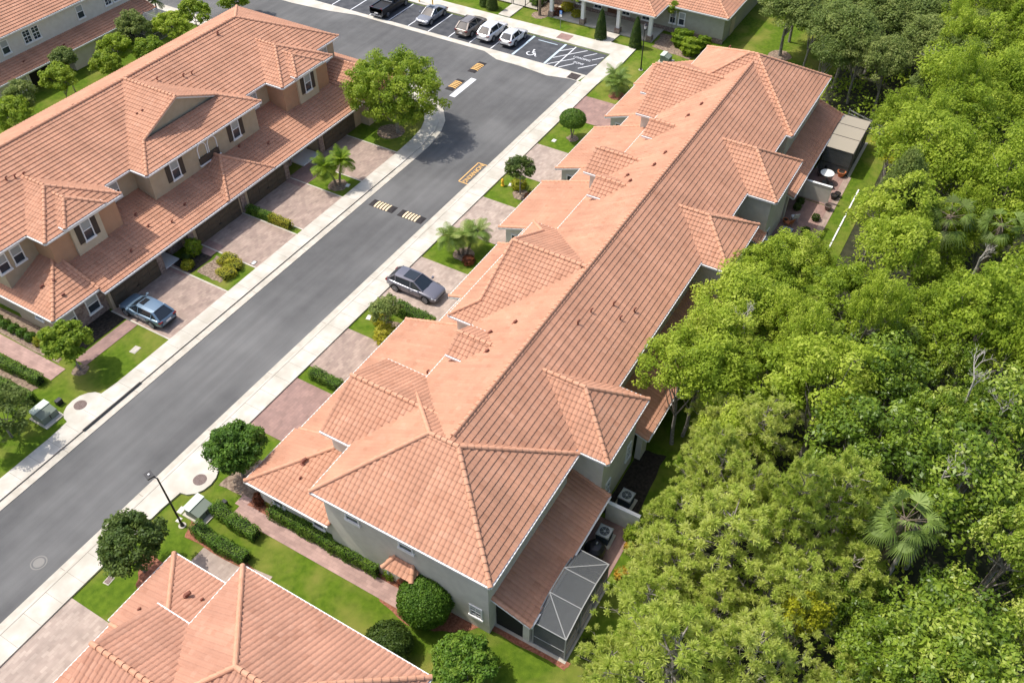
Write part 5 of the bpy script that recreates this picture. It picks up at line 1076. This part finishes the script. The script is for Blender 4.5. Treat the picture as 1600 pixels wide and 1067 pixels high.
# ================================================================== VEHICLES
def paint(name, c, metal=.35):
    m = mat(name, c, .28, metal=metal, spec=.5); m.node_tree.nodes['Principled BSDF'].inputs['Coat Weight'].default_value = .6; return m
M['car_glass'] = mat('car glass', (.015, .02, .025), .06, spec=.8)
M['tyre'] = mat('tyre', (.018, .018, .018), .9); M['rim'] = mat('alloy rim', (.42, .43, .45), .35, metal=.7)
M['lamp_red'] = mat('tail lamp', (.16, .012, .01), .25); M['lamp_clear'] = mat('head lamp', (.62, .64, .66), .15, spec=.8); M['trim'] = mat('black trim', (.02, .02, .022), .6)
def car(label, x, y, rz, col, L=4.7, W=1.88, Hh=1.68, kind='suv', roofglass=False, sunroof=False, rails=True):
    pm = paint('car paint', col); r = empty('parked_car', (x, y, .03), rz, label, 'car'); w = W / 2; l = L / 2; zb = Hh * .60; gh = Hh
    rear_cut = {'suv': -l + .12, 'hatch': -l + .1, 'sedan': -l + .95, 'pickup': -l + 2.35}[kind]
    S = []       # x, half width, low z, belt z, deck z
    front = [(l, w * .70, .34, .55, .56), (l - .06, w * .86, .24, .68, .70), (l - .30, w * .95, .22, zb * .82, zb * .86), (l - .75, w * .985, .22, zb * .92, zb * .97), (l - 1.25, w, .22, zb * .98, zb * 1.03)]
    mid = [(l - 1.45, w, .22, zb, zb + .02), (0, w, .22, zb + .01, zb + .02), (-l + 1.3, w, .22, zb + .03, zb + .04)]
    if kind == 'sedan': rear = [(-l + .9, w * .98, .24, zb + .02, zb + .06), (-l + .35, w * .93, .28, zb - .02, zb + .02), (-l + .06, w * .84, .34, zb - .10, zb - .06), (-l, w * .76, .4, zb - .22, zb - .2)]
    elif kind == 'pickup': rear = [(-l + .9, w, .3, zb + .04, zb + .05), (-l + .06, w * .99, .34, zb + .04, zb + .05), (-l, w * .97, .4, zb + .02, zb + .03)]
    else: rear = [(-l + .6, w * .985, .24, zb + .04, zb + .05), (-l + .18, w * .93, .28, zb + .03, zb + .04), (-l + .02, w * .88, .34, zb - .02, zb), (-l - .03, w * .82, .4, zb - .2, zb - .16)]
    S = front + mid + rear
    V = []; F = []; pts = 13
    for (sx, hw, zl_, zbt, zt) in S:
        prof = [(-.80, zl_), (-.97, zl_ + .10), (-1, zl_ + (zbt - zl_) * .5), (-.985, zbt - .09), (-.93, zbt), (-.55, zt), (0, zt + .015)]
        row = prof + [(-a, z) for a, z in prof[-2::-1]]
        V += [(sx, a * hw, z) for a, z in row]
    n = len(S)
    for i in range(n - 1):
        for k in range(pts - 1): F.append((i * pts + k, i * pts + k + 1, (i + 1) * pts + k + 1, (i + 1) * pts + k))
        F.append((i * pts + pts - 1, i * pts, (i + 1) * pts, (i + 1) * pts + pts - 1))
    F += [tuple(range(pts)), tuple(range((n - 1) * pts, n * pts))[::-1]]
    b = MB(); b.add(V, F); bo = b.build('body', pm, r, True); bm_ = bo.modifiers.new('s', 'SUBSURF'); bm_.levels = 1; bm_.render_levels = 2
    # cabin
    wb, wt = w * .91, w * .68; xF = l - 1.25; xf = xF - .92; xr = {'suv': -l + .80, 'hatch': -l + .62, 'sedan': -l + 1.75, 'pickup': rear_cut + .15}[kind]; zt = gh - .07; z0 = zb + .0
    cab = MB()
    ring = lambda xs, hw, z: (xs, hw, z)
    A = [(xF, wb * .86, z0), (xf, wt * .92, zt), (xr, wt * .92, zt - .03), (rear_cut, wb * .88, z0 + .04)]
    m1, m2 = (0.25, wb, z0 + .02), (.1, wt, zt + .01)
    for s in (-1, 1):
        P = [(a, s * h_, z) for a, h_, z in (A[0], m1, A[3], A[2], m2, A[1])]
        cab.add(P, [(0, 1, 4, 5), (1, 2, 3, 4)] if s < 0 else [(5, 4, 1, 0), (4, 3, 2, 1)])
    cab.build('side_windows', M['car_glass'], r)
    ws = MB(); ws.add([(A[0][0], -A[0][1], z0), (A[0][0] + .1, 0, z0 + .01), (A[0][0], A[0][1], z0), (A[1][0], A[1][1], zt), (A[1][0] + .04, 0, zt + .02), (A[1][0], -A[1][1], zt)], [(0, 1, 4, 5), (1, 2, 3, 4)]); ws.build('windscreen', M['car_glass'], r, True)
    rw = MB(); rw.add([(A[3][0], -A[3][1], A[3][2]), (A[3][0] - .05, 0, A[3][2]), (A[3][0], A[3][1], A[3][2]), (A[2][0], A[2][1], A[2][2]), (A[2][0] - .03, 0, A[2][2] + .02), (A[2][0], -A[2][1], A[2][2])], [(0, 5, 4, 1), (1, 4, 3, 2)]); rw.build('rear_window', M['car_glass'], r, True)
    rf = MB(); rows = []
    for t in np.linspace(0, 1, 7):
        xs = xf + .05 + (xr - .05 - xf - .05) * t; hz = zt + .03 + .05 * math.sin(math.pi * (.15 + .8 * t)); hw = (wt + .03) * (1 - .06 * abs(2 * t - 1) ** 3); rows.append([(xs, hw * a, hz - .05 * abs(a) ** 3) for a in (-1, -.6, -.2, .2, .6, 1)])
    for i in range(6):
        for k in range(5): rf.add([rows[i][k], rows[i][k + 1], rows[i + 1][k + 1], rows[i + 1][k]], [(0, 3, 2, 1)])
    edge = [q for q in rows[0]] + [rr[-1] for rr in rows[1:]] + rows[-1][-2::-1] + [rr[0] for rr in rows[-2:0:-1]]
    for i in range(len(edge)):
        a, bq = edge[i], edge[(i + 1) % len(edge)]; rf.add([a, bq, (bq[0], bq[1], bq[2] - .06), (a[0], a[1], a[2] - .06)], [(0, 1, 2, 3)])
    ro = rf.build('roof', pm, r, True); ro.modifiers.new('e', 'EDGE_SPLIT').split_angle = R(50)
    if roofglass: MB().add([(xf, -wt * .74, zt + .075), (xf, wt * .74, zt + .075), (xr + .75, wt * .74, zt + .1), (xr + .75, -wt * .74, zt + .1)], [(0, 1, 2, 3)]).build('glass_roof', M['car_glass'], ro)
    if sunroof: MB().add([(xf - .05, -wt * .55, zt + .085), (xf - .05, wt * .55, zt + .085), (xf - .5, wt * .55, zt + .098), (xf - .5, -wt * .55, zt + .098)], [(0, 1, 2, 3)]).build('sunroof', M['car_glass'], ro)
    def pillar(p, q, w_, h_): m_ = MB(); m_.bar(p, q, w_, h_); m_.build('pillar', pm, r)
    for s in (-1, 1):
        pillar((A[0][0] + .02, s * A[0][1], z0), (A[1][0], s * A[1][1], zt + .02), .09, .07); pillar((A[3][0], s * A[3][1], A[3][2]), (A[2][0], s * A[2][1], A[2][2] + .02), .16, .09)
        pillar((.0, s * wb * .995, z0), (-.05, s * wt, zt), .09, .03)
        if kind in ('suv', 'hatch'): pillar((-l + .95, s * wb * .97, z0), (-l + .85, s * wt * .97, zt), .11, .03)
    if rails:
        for s in (-1, 1): MB().bar((xf - .1, s * wt * .93, zt + .09), (xr + .15, s * wt * .93, zt + .09), .04, .05).build('roof_rail', M['trim'], ro)
    for sx in (l - .92, -l + .95):
        for s in (-1, 1):
            ar = MB(); ar.tube((sx, s * (w - .14), .37), (sx, s * (w + .006), .37), .415, n=20); ar.build('wheel_arch', M['trim'], r)
            wh = MB(); wh.tube((sx, s * (w - .2), .345), (sx, s * (w + .02), .345), .345, n=20); wo_ = wh.build('wheel', M['tyre'], r)
            rm = MB(); rm.tube((sx, s * (w + .0), .345), (sx, s * (w + .028), .345), .10, n=10)
            for k in range(10):
                a = k * math.pi / 5; rm.bar((sx, s * (w + .022), .345), (sx + .235 * math.cos(a), s * (w + .022), .345 + .235 * math.sin(a)), .05, .02)
            n0 = 18
            for k in range(n0):
                a, a2 = 2 * math.pi * k / n0, 2 * math.pi * (k + 1) / n0; rm.bar((sx + .235 * math.cos(a), s * (w + .02), .345 + .235 * math.sin(a)), (sx + .235 * math.cos(a2), s * (w + .02), .345 + .235 * math.sin(a2)), .035, .03)
            rm.build('rim', M['rim'], wo_)
    for s in (-1, 1):
        MB().add([(l - .04, s * w * .52, .60), (l - .04, s * w * .80, .62), (l - .36, s * w * .93, .74), (l - .30, s * w * .60, .78), (l - .02, s * w * .52, .52), (l - .03, s * w * .8, .53), (l - .36, s * w * .965, .62)], [(0, 1, 2, 3), (0, 4, 5, 1), (1, 5, 6, 2)]).build('headlight', M['lamp_clear'], r)
        zt_ = zb - (.28 if kind == 'sedan' else .14); q = -l - (.0 if kind in ('pickup', 'sedan') else .045)
        MB().box(q - .0, q + .22, *sorted((s * w * .56, s * w * .9)), zt_, zt_ + (.3 if kind == 'pickup' else .1)).build('tail_light', M['lamp_red'], r)
        mm = MB(); mm.box(xF - .28, xF - .12, *sorted((s * (w + .02), s * (w + .2))), zb + .05, zb + .19); mm.box(xF - .24, xF - .16, *sorted((s * (w - .06), s * (w + .05))), zb + .06, zb + .11); mm.build('mirror', pm, r)
        dl = MB()
        for xs in (.95, -.05, -l + 1.45): dl.box(xs, xs + .015, *sorted((s * (w - .02), s * (w + .002))), .36, zb - .06)
        dl.build('door_gap', M['trim'], r)
        MB().box(.1, .26, *sorted((s * (w - .01), s * (w + .03))), zb - .17, zb - .13).build('door_handle', pm, r)
    MB().box(l - .05, l + .015, -w * .5, w * .5, .42, .58).build('grille', M['trim'], r); MB().box(-l - .05, -l + .1, -w * .74, w * .74, .3, .46).build('bumper', M['trim'] if kind != 'pickup' else M['rim'], r)
    MB().box(-l - .062, -l, -.24, .24, .60, .73).build('number_plate', M['white'], r)
    if kind == 'pickup':
        bd = MB(); bd.box(-l + .12, rear_cut - .1, -w * .78, w * .78, zb + .055, zb + .07); bd.build('cargo_bed', M['trim'], r)
        wl_ = MB(); wl_.box(-l + .02, rear_cut, w * .84, w * .98, zb + .03, zb + .17); wl_.box(-l + .02, rear_cut, -w * .98, -w * .84, zb + .03, zb + .17); wl_.box(-l, -l + .08, -w * .84, w * .84, zb - .35, zb + .17); wl_.build('bed_sides', pm, r)
        bb = MB(); bb.bar((rear_cut - .12, -w * .8, zb + .2), (rear_cut - .12, w * .8, zb + .2), .12, .08); bb.build('bed_rail', M['rim'], r)
    return r
car('blue grey car with sunroof parked nose in at the garage across the street', 28.85, 49.65, R(90), (.13, .20, .27), 4.65, 1.88, 1.5, 'suv', sunroof=True, rails=False)
car('dark grey sport utility with glass roof on the driveway by the square hedge', 41.75, 33.15, R(-90), (.16, .155, .18), 4.75, 1.9, 1.54, 'suv', roofglass=True, rails=False)
car('black pickup truck with open cargo bed in the parking row', 82.75, 65.3, 0, (.008, .009, .012), 5.6, 2.0, 1.85, 'pickup', rails=False)
car('silver grey sedan backed into the parking row', 83.2, 59.5, R(180), (.22, .225, .24), 4.75, 1.83, 1.46, 'sedan', sunroof=True, rails=False)
car('bronze and silver sport utility between empty bay and white cars', 83.0, 53.75, 0, (.23, .20, .175), 4.7, 1.88, 1.72, 'suv')
car('white sport utility between the bronze car and the white hatchback', 83.2, 50.95, 0, (.82, .82, .82), 4.6, 1.86, 1.68, 'suv', rails=False)
car('pale silver white hatchback beside the wheelchair bay', 83.2, 48.1, 0, (.70, .71, .71), 4.1, 1.74, 1.55, 'hatch', rails=False)

# ================================================================== STREET FURNITURE
def lamp(x, y, label, h, led):
    r = empty('street_lamp', (x, y, 0), 0, label, 'street lamp')
    b = MB(); b.tube((0, 0, 0), (0, 0, .25), .14, .11, 12); b.tube((0, 0, .25), (-.12 if led else 0, .05, h), .075, .05, 10); b.build('pole', M['black'], r)
    MB().tube((0, 0, -.02), (0, 0, .05), .24, n=16).build('base', M['concrete_old'], r)
    if led:
        b = MB(); b.bar((-.12, .05, h - .03), (-.18, .35, h + .06), .06); b.build('arm', M['black'], r)
        hd = MB(); hd.rbox((-.24, .55), (.95, -.3), (.3, .95), .22, .28, h + .03, h + .13); ho = hd.build('lamp_head', M['black'], r); e = MB(); e.rbox((-.24, .55), (.95, -.3), (.3, .95), .05, .05, h + .13, h + .2); e.build('sensor', M['white'], ho)
    else:
        b = MB(); b.tube((0, 0, h), (0, 0, h + .12), .16, .2, 8); b.tube((0, 0, h + .5), (0, 0, h + .72), .24, .04, 8)
        for k in range(4): b.bar((.16 * math.cos(k * 1.57 + .78), .16 * math.sin(k * 1.57 + .78), h + .1), (.2 * math.cos(k * 1.57 + .78), .2 * math.sin(k * 1.57 + .78), h + .5), .025)
        b.build('lantern', M['black'], r); MB().tube((0, 0, h + .12), (0, 0, h + .5), .12, .16, 8).build('globe', M['white'], r)
lamp(16.1, 33.3, 'tall black lamp post with square head near the bottom left pavement', 5.1, True)
lamp(84.3, 32.6, 'black lamp post with a lantern top on the lawn by the clubhouse', 4.6, False)
def transformer(x, y, rz, label, s=1):
    r = empty('transformer_box', (x, y, 0), rz, label, 'utility box')
    MB().box(-.85 * s, .95 * s, -.75 * s, .75 * s, 0, .09).build('pad', M['concrete_old'], r)
    b = MB(); b.extr([(-.6 * s, -.62 * s, .09), (.6 * s, -.62 * s, .09), (.6 * s, -.62 * s, .62), (-.1 * s, -.62 * s, .84), (-.6 * s, -.62 * s, .84)], (0, 1.24 * s, 0)); b.build('cabinet', M['tgreen_d'], r)
    t = MB(); t.box(-.66 * s, -.06 * s, -.67 * s, .67 * s, .84, .89); t.build('lid', M['tgreen'], r)
    MB().box(.6 * s, .63 * s, -.03, .03, .25, .6).build('handle', M['black'], r)
transformer(17.4, 33.0, R(-90), 'sage green transformer box between the lamp post and short hedge')
transformer(17.8, 48.0, R(-90), 'sage green transformer box on the lawn by the left edge')
transformer(87.5, 31.0, R(-90), 'pale green transformer box behind the lamp post near the clubhouse', .85)
o = MB().box(-.22, .22, -.16, .16, 0, .5).build('pedestal', M['black']); o.location = (18.5, 32.0, 0); o.name = 'cable_pedestal'; tag(o, 'small dark cable pedestal in the soil beside the near transformer', 'utility box')
o = MB().box(-.22, .22, -.16, .16, 0, .45).build('cable_pedestal', M['black']); o.location = (19.1, 48.2, 0); tag(o, 'small dark cable pedestal beside the left edge transformer', 'utility box')
r = empty('fire_hydrant', (57.8, 34.6, 0), 0, 'yellow fire hydrant in the grass beside the boxed lettering', 'hydrant')
b = MB(); b.tube((0, 0, 0), (0, 0, .1), .17, n=12); b.tube((0, 0, .1), (0, 0, .62), .11, n=12); b.tube((0, 0, .62), (0, 0, .78), .15, .05, 12); b.build('barrel', M['brass'], r)
b = MB(); b.tube((-.22, 0, .48), (.22, 0, .48), .06, n=10); b.build('nozzle', M['brass'], r)
r = empty('parking_sign', (88.8, 45.0, 0), 0, 'blue and white wheelchair parking sign on a pole beside the pavement', 'sign')
MB().tube((0, 0, 0), (0, 0, 2.1), .03, n=8).build('pole', M['alu'], r)
b = MB(); b.box(-.03, -.015, -.16, .16, 1.72, 2.15); s_ = b.build('sign_plate', M['signblue'], r)
b = MB(); b.box(-.034, -.03, -.03, .03, 2.0, 2.06); b.box(-.034, -.03, -.025, .025, 1.85, 1.98); b.box(-.034, -.03, -.09, -.02, 1.84, 1.87); b.box(-.034, -.03, .02, .06, 1.8, 1.9); b.build('wheelchair_mark', M['white'], s_)
b = MB(); b.box(-.03, -.015, -.16, .16, 1.4, 1.68); b.build('lower_plate', M['white'], r)
def rail_fence(name, pts, h, label, m, rails, post=.09, gap=2.0, pickets=0):
    r = empty(name, (pts[0][0], pts[0][1], 0), 0, label, 'fence'); o = Vector((*pts[0], 0)); rb = MB()
    for a, b_ in zip(pts[:-1], pts[1:]):
        a = Vector((*a, 0)) - o; b_ = Vector((*b_, 0)) - o; L = (b_ - a).length; n = max(1, round(L / gap))
        for k in range(n + 1):
            p = a.lerp(b_, k / n); MB().box(p.x - post / 2, p.x + post / 2, p.y - post / 2, p.y + post / 2, 0, h + .08).build('post', M[m], r)
        for z in rails: rb.bar(a + Vector((0, 0, z)), b_ + Vector((0, 0, z)), .05, .1 if not pickets else .05)
        for k in range(int(L * pickets)):
            p = a.lerp(b_, k / (L * pickets)); rb.tube(p + Vector((0, 0, .1)), p + Vector((0, 0, h)), .011, n=4, cap=False)
    rb.build('rails', M[m], r); return r
rail_fence('rail_fence', [(85.4, 10.2), (83.2, 5.2)], 1.15, 'grey post and rail fence beyond the tan roofed cage', 'alu', (.35, .72, 1.08))
rail_fence('garden_fence', [(91.5, 60), (91.5, 53.2)], 1.5, 'black picket fence left of the garden gate', 'black', (.15, 1.45), .07, 2.2, 8)
rail_fence('garden_fence', [(91.5, 53.0), (91.5, 49.6), (94.4, 49.6)], 1.5, 'black picket fence between the gate path and tall palm', 'black', (.15, 1.45), .07, 1.7, 8)
ground('pool_deck', rect(91.7, 110, 49.7, 80), .03, M['concrete'])
for y, l in ((63.4, 'yellow bollard just right of the black pickup truck'), (61.4, 'yellow bollard just behind the silver grey sedan')):
    o = MB().tube((0, 0, 0), (0, 0, 1.25), .08, n=12).build('bollard', M['brass']); o.location = (86.2, y, .1); tag(o, l, 'bollard')
for k, (x0, x1) in enumerate(((73.6, 69.9), (69.75, 67.2), (67.05, 64.9), (64.7, 62.0))):
    o = MB().box(x1, x0, -.06, .06, 0, .09).build('lawn_edging', M['white']); o.location = (0, 5.95, 0); tag(o, ['white edging length nearest the tan roofed cage', 'white edging length second from the tan roofed cage', 'white edging length third from the tan roofed cage', 'white edging length furthest from the tan roofed cage, by the pines'][k], 'edging', 'white lawn edging')

# ================================================================== PATIOS AND CAGES
def wallthing(x, y0, y1, h, label, m='stucco_cream'):
    r = empty('privacy_wall', (x, (y0 + y1) / 2, 0), 0, label, 'wall'); L = (y1 - y0) / 2
    MB().box(-.09, .09, -L, L, 0, h).build('panel', M[m], r); MB().box(-.12, .12, -L - .02, L + .02, h, h + .06).build('coping', M['white'], r)
wallthing(30.0, 8.4, 10.6, 1.7, 'white privacy wall between the two near air conditioners')
wallthing(70.1, 7.85, 10.5, 1.75, 'cream privacy wall at the far end of the paved patio')
wallthing(60.3, 8.0, 10.7, 1.5, 'pale privacy wall half hidden by treetops beside the far patio')
def ac(x, y, label):
    r = empty('air_conditioner', (x, y, 0), R(random.uniform(-3, 3)), label, 'air conditioner'); MB().box(-.58, .58, -.58, .58, .02, .12).build('pad', M['concrete_old'], r)
    b = MB(); b.box(-.4, .4, -.4, .4, .12, .88)
    for k in range(11): b.box(-.41, .41, -.41, .41, .17 + k * .062, .185 + k * .062)
    b.build('casing', M['acdark'], r)
    t = MB(); n = 20
    for k in range(n):
        a, a2 = 2 * math.pi * k / n, 2 * math.pi * (k + 1) / n; sq = lambda q: .44 / max(abs(math.cos(q)), abs(math.sin(q)))
        t.add([(math.cos(a) * .31, math.sin(a) * .31, .93), (math.cos(a2) * .31, math.sin(a2) * .31, .93), (math.cos(a2) * sq(a2), math.sin(a2) * sq(a2), .93), (math.cos(a) * sq(a), math.sin(a) * sq(a), .93)], [(0, 3, 2, 1)])
    t.box(-.44, .44, -.44, -.42, .86, .93); t.box(-.44, .44, .42, .44, .86, .93); t.box(-.44, -.42, -.42, .42, .86, .93); t.box(.42, .44, -.42, .42, .86, .93); t.build('top_frame', M['acmetal'], r)
    g = MB()
    for rr in (.08, .16, .24):
        for k in range(16):
            a, a2 = 2 * math.pi * k / 16, 2 * math.pi * (k + 1) / 16; g.bar((rr * math.cos(a), rr * math.sin(a), .935), (rr * math.cos(a2), rr * math.sin(a2), .935), .012)
    for k in range(6): g.bar((0, 0, .935), (.31 * math.cos(k * 1.047), .31 * math.sin(k * 1.047), .935), .014)
    g.tube((0, 0, .925), (0, 0, .95), .07, n=10); g.build('fan_grille', M['acmetal'], r)
ac(28.5, 10.0, 'air conditioner beside the covered grill behind the near cage'); ac(31.6, 9.95, 'air conditioner on dark soil past the white privacy wall'); ac(63.3, 9.6, 'air conditioner on the far paved patio against the wall')
r = empty('covered_grill', (27.2, 10.0, 0), 0, 'black covered round grill next to the near cage', 'grill')
b = MB(); n = 20; prof = [(.55, 0), (.62, .35), (.66, .7), (.58, .92), (.35, 1.08), (.0, 1.13)]
for (r0, z0), (r1, z1) in zip(prof[:-1], prof[1:]):
    for k in range(n):
        a, a2 = 2 * math.pi * k / n, 2 * math.pi * (k + 1) / n; w1, w2 = 1 + .05 * math.sin(5 * a), 1 + .05 * math.sin(5 * a2)
        b.add([(r0 * w1 * math.cos(a), r0 * w1 * math.sin(a), z0), (r0 * w2 * math.cos(a2), r0 * w2 * math.sin(a2), z0), (r1 * w2 * math.cos(a2), r1 * w2 * math.sin(a2), z1), (r1 * w1 * math.cos(a), r1 * w1 * math.sin(a), z1)], [(0, 1, 2, 3)])
b.build('cover', M['black'], r, True); MB().box(.1, .3, -.05, .03, 1.09, 1.14).build('handle', M['alu'], r)
def cage(x0, x1, y0, y1, z, zm, label, panel, frame, xs, diag=True, door=False):
    """screened cage: posts, sloped end bays, mesh panels"""
    r = empty('screen_cage', ((x0 + x1) / 2, (y0 + y1) / 2, 0), 0, label, 'screen enclosure'); ox, oy = (x0 + x1) / 2, (y0 + y1) / 2
    zz = [z if i in (0, len(xs) - 1) else zm for i in range(len(xs))]; f = MB(); V = lambda x, y, q: Vector((x - ox, y - oy, q))
    for i, x in enumerate(xs):
        f.bar(V(x, y0, 0), V(x, y0, zz[i]), .07); f.bar(V(x, y0, zz[i]), V(x, y1, zz[i] + .05), .05)
        if i: f.bar(V(xs[i - 1], y0, zz[i - 1]), V(x, y0, zz[i]), .06); f.bar(V(xs[i - 1], y1, zz[i - 1] + .05), V(x, y1, zz[i] + .05), .06); f.bar(V(xs[i - 1], y0, .95), V(x, y0, .95), .05); f.bar(V(xs[i - 1], y0, .05), V(x, y0, .05), .06)
    for x in (x0, x1):
        f.bar(V(x, y1, 0), V(x, y1, z), .07); f.bar(V(x, y0, .95), V(x, y1, .95), .05); f.bar(V(x, y0, .05), V(x, y1, .05), .06)
    if diag: f.bar(V(xs[0], y0, zz[0]), V(xs[1], y1, zz[1] + .05), .055); f.bar(V(xs[-1], y0, zz[-1]), V(xs[-2], y1, zz[-2] + .05), .055)
    f.build('frame', M[frame], r)
    for i in range(1, len(xs)):
        a, b_ = xs[i - 1], xs[i]; MB().poly([V(a, y0, zz[i - 1]), V(b_, y0, zz[i]), V(b_, y1, zz[i] + .05), V(a, y1, zz[i - 1] + .05)]).build('roof_screen', M[panel], r)
        MB().poly([V(a, y0, 0.02), V(b_, y0, 0.02), V(b_, y0, zz[i]), V(a, y0, zz[i - 1])]).build('side_screen', M['screen'], r)
    for x in (x0, x1): MB().poly([V(x, y0, 0.02), V(x, y1, 0.02), V(x, y1, z), V(x, y0, z)]).build('side_screen', M['screen'], r)
    return r
cage(20.4, 25.7, 8.5, 10.5, 2.4, 2.85, 'screened patio cage with pale frame at the near corner of the long row', 'screen', 'alu', [20.4, 22.2, 23.95, 25.7])
cage(75.2, 81.7, 7.5, 10.15, 2.45, 2.6, 'screened patio cage with tan shade cloth roof at the far corner', 'screen_tan', 'bronze', [75.2, 77.4, 79.6, 81.7], False)
cage(61.6, 65.0, 83.7, 86.0, 2.45, 2.6, 'black screened cage behind the cream walled row', 'screen', 'alu', [61.6, 63.3, 65.0], False)
r = empty('patio_table', (73.3, 9.0, .03), 0, 'round white glass table beside the tan roofed cage', 'table')
b = MB(); b.tube((0, 0, .98), (0, 0, 1.02), .62, n=28); b.build('tabletop', M['plastic'], r); b = MB(); b.tube((0, 0, 0), (0, 0, .98), .04, n=8); b.tube((0, 0, 0), (0, 0, .04), .28, n=14); b.build('pedestal', M['alu'], r)
def chair(x, y, rz, m, label):
    r = empty('patio_chair', (x, y, .03), rz, label, 'chair'); MB().box(-.25, .25, -.25, .25, .4, .46).build('seat', M[m], r); MB().add([(-.25, .22, .46), (.25, .22, .46), (.25, .36, .95), (-.25, .36, .95), (-.25, .27, .46), (.25, .27, .46), (.25, .40, .95), (-.25, .40, .95)], [(0, 1, 2, 3), (7, 6, 5, 4), (0, 4, 5, 1), (2, 6, 7, 3), (1, 5, 6, 2), (0, 3, 7, 4)]).build('backrest', M[m], r)
    for a, b_ in ((-.22, -.22), (.22, -.22), (.22, .22), (-.22, .22)): MB().tube((a, b_, 0), (a, b_, .4), .02, n=6).build('leg', M[m], r)
chair(72.6, 8.4, .6, 'black', 'dark patio chair in front of the round white table'); chair(74.2, 9.7, 3.6, 'black', 'dark patio chair behind the round white table')
chair(66.1, 9.7, 2.2, 'plastic', 'white patio chair by the wall on the far paved patio'); chair(65.0, 9.9, 2.6, 'terracotta', 'rust red patio chair by the wall on the far paved patio')
def pot(x, y, s, m, label, plant=None):
    r = empty('flower_pot', (x, y, .03), 0, label, 'pot'); b = MB(); n = 16
    for (r0, z0), (r1, z1) in zip([(.22, 0), (.32, .38), (.36, .4), (.36, .48), (.30, .48)], [(.32, .38), (.36, .4), (.36, .48), (.30, .48), (.27, .40)]):
        for k in range(n):
            a, a2 = 2 * math.pi * k / n, 2 * math.pi * (k + 1) / n; b.add([(s * r0 * math.cos(a), s * r0 * math.sin(a), s * z0), (s * r0 * math.cos(a2), s * r0 * math.sin(a2), s * z0), (s * r1 * math.cos(a2), s * r1 * math.sin(a2), s * z1), (s * r1 * math.cos(a), s * r1 * math.sin(a), s * z1)], [(0, 1, 2, 3)])
    b.build('pot_body', M[m], r); MB().tube((0, 0, .3 * s), (0, 0, .41 * s), .27 * s, n=14).build('soil', M['soil'], r)
pot(75.0, 8.0, 1.1, 'terracotta', 'large orange terracotta pot outside the tan roofed cage'); pot(71.1, 7.6, .9, 'black', 'dark pot at the outer end of the cream privacy wall'); pot(69.2, 7.6, 1.0, 'iron', 'brown pot at the lawn side corner of the cream wall'); pot(71.6, 7.4, .8, 'black', 'dark pot on the pale patio strip near the orange pot'); pot(65.5, 10.3, .7, 'terracotta', 'small clay pot beside the rust red chair'); pot(62.2, 10.2, .8, 'terracotta', 'small clay pot behind the far air conditioner')
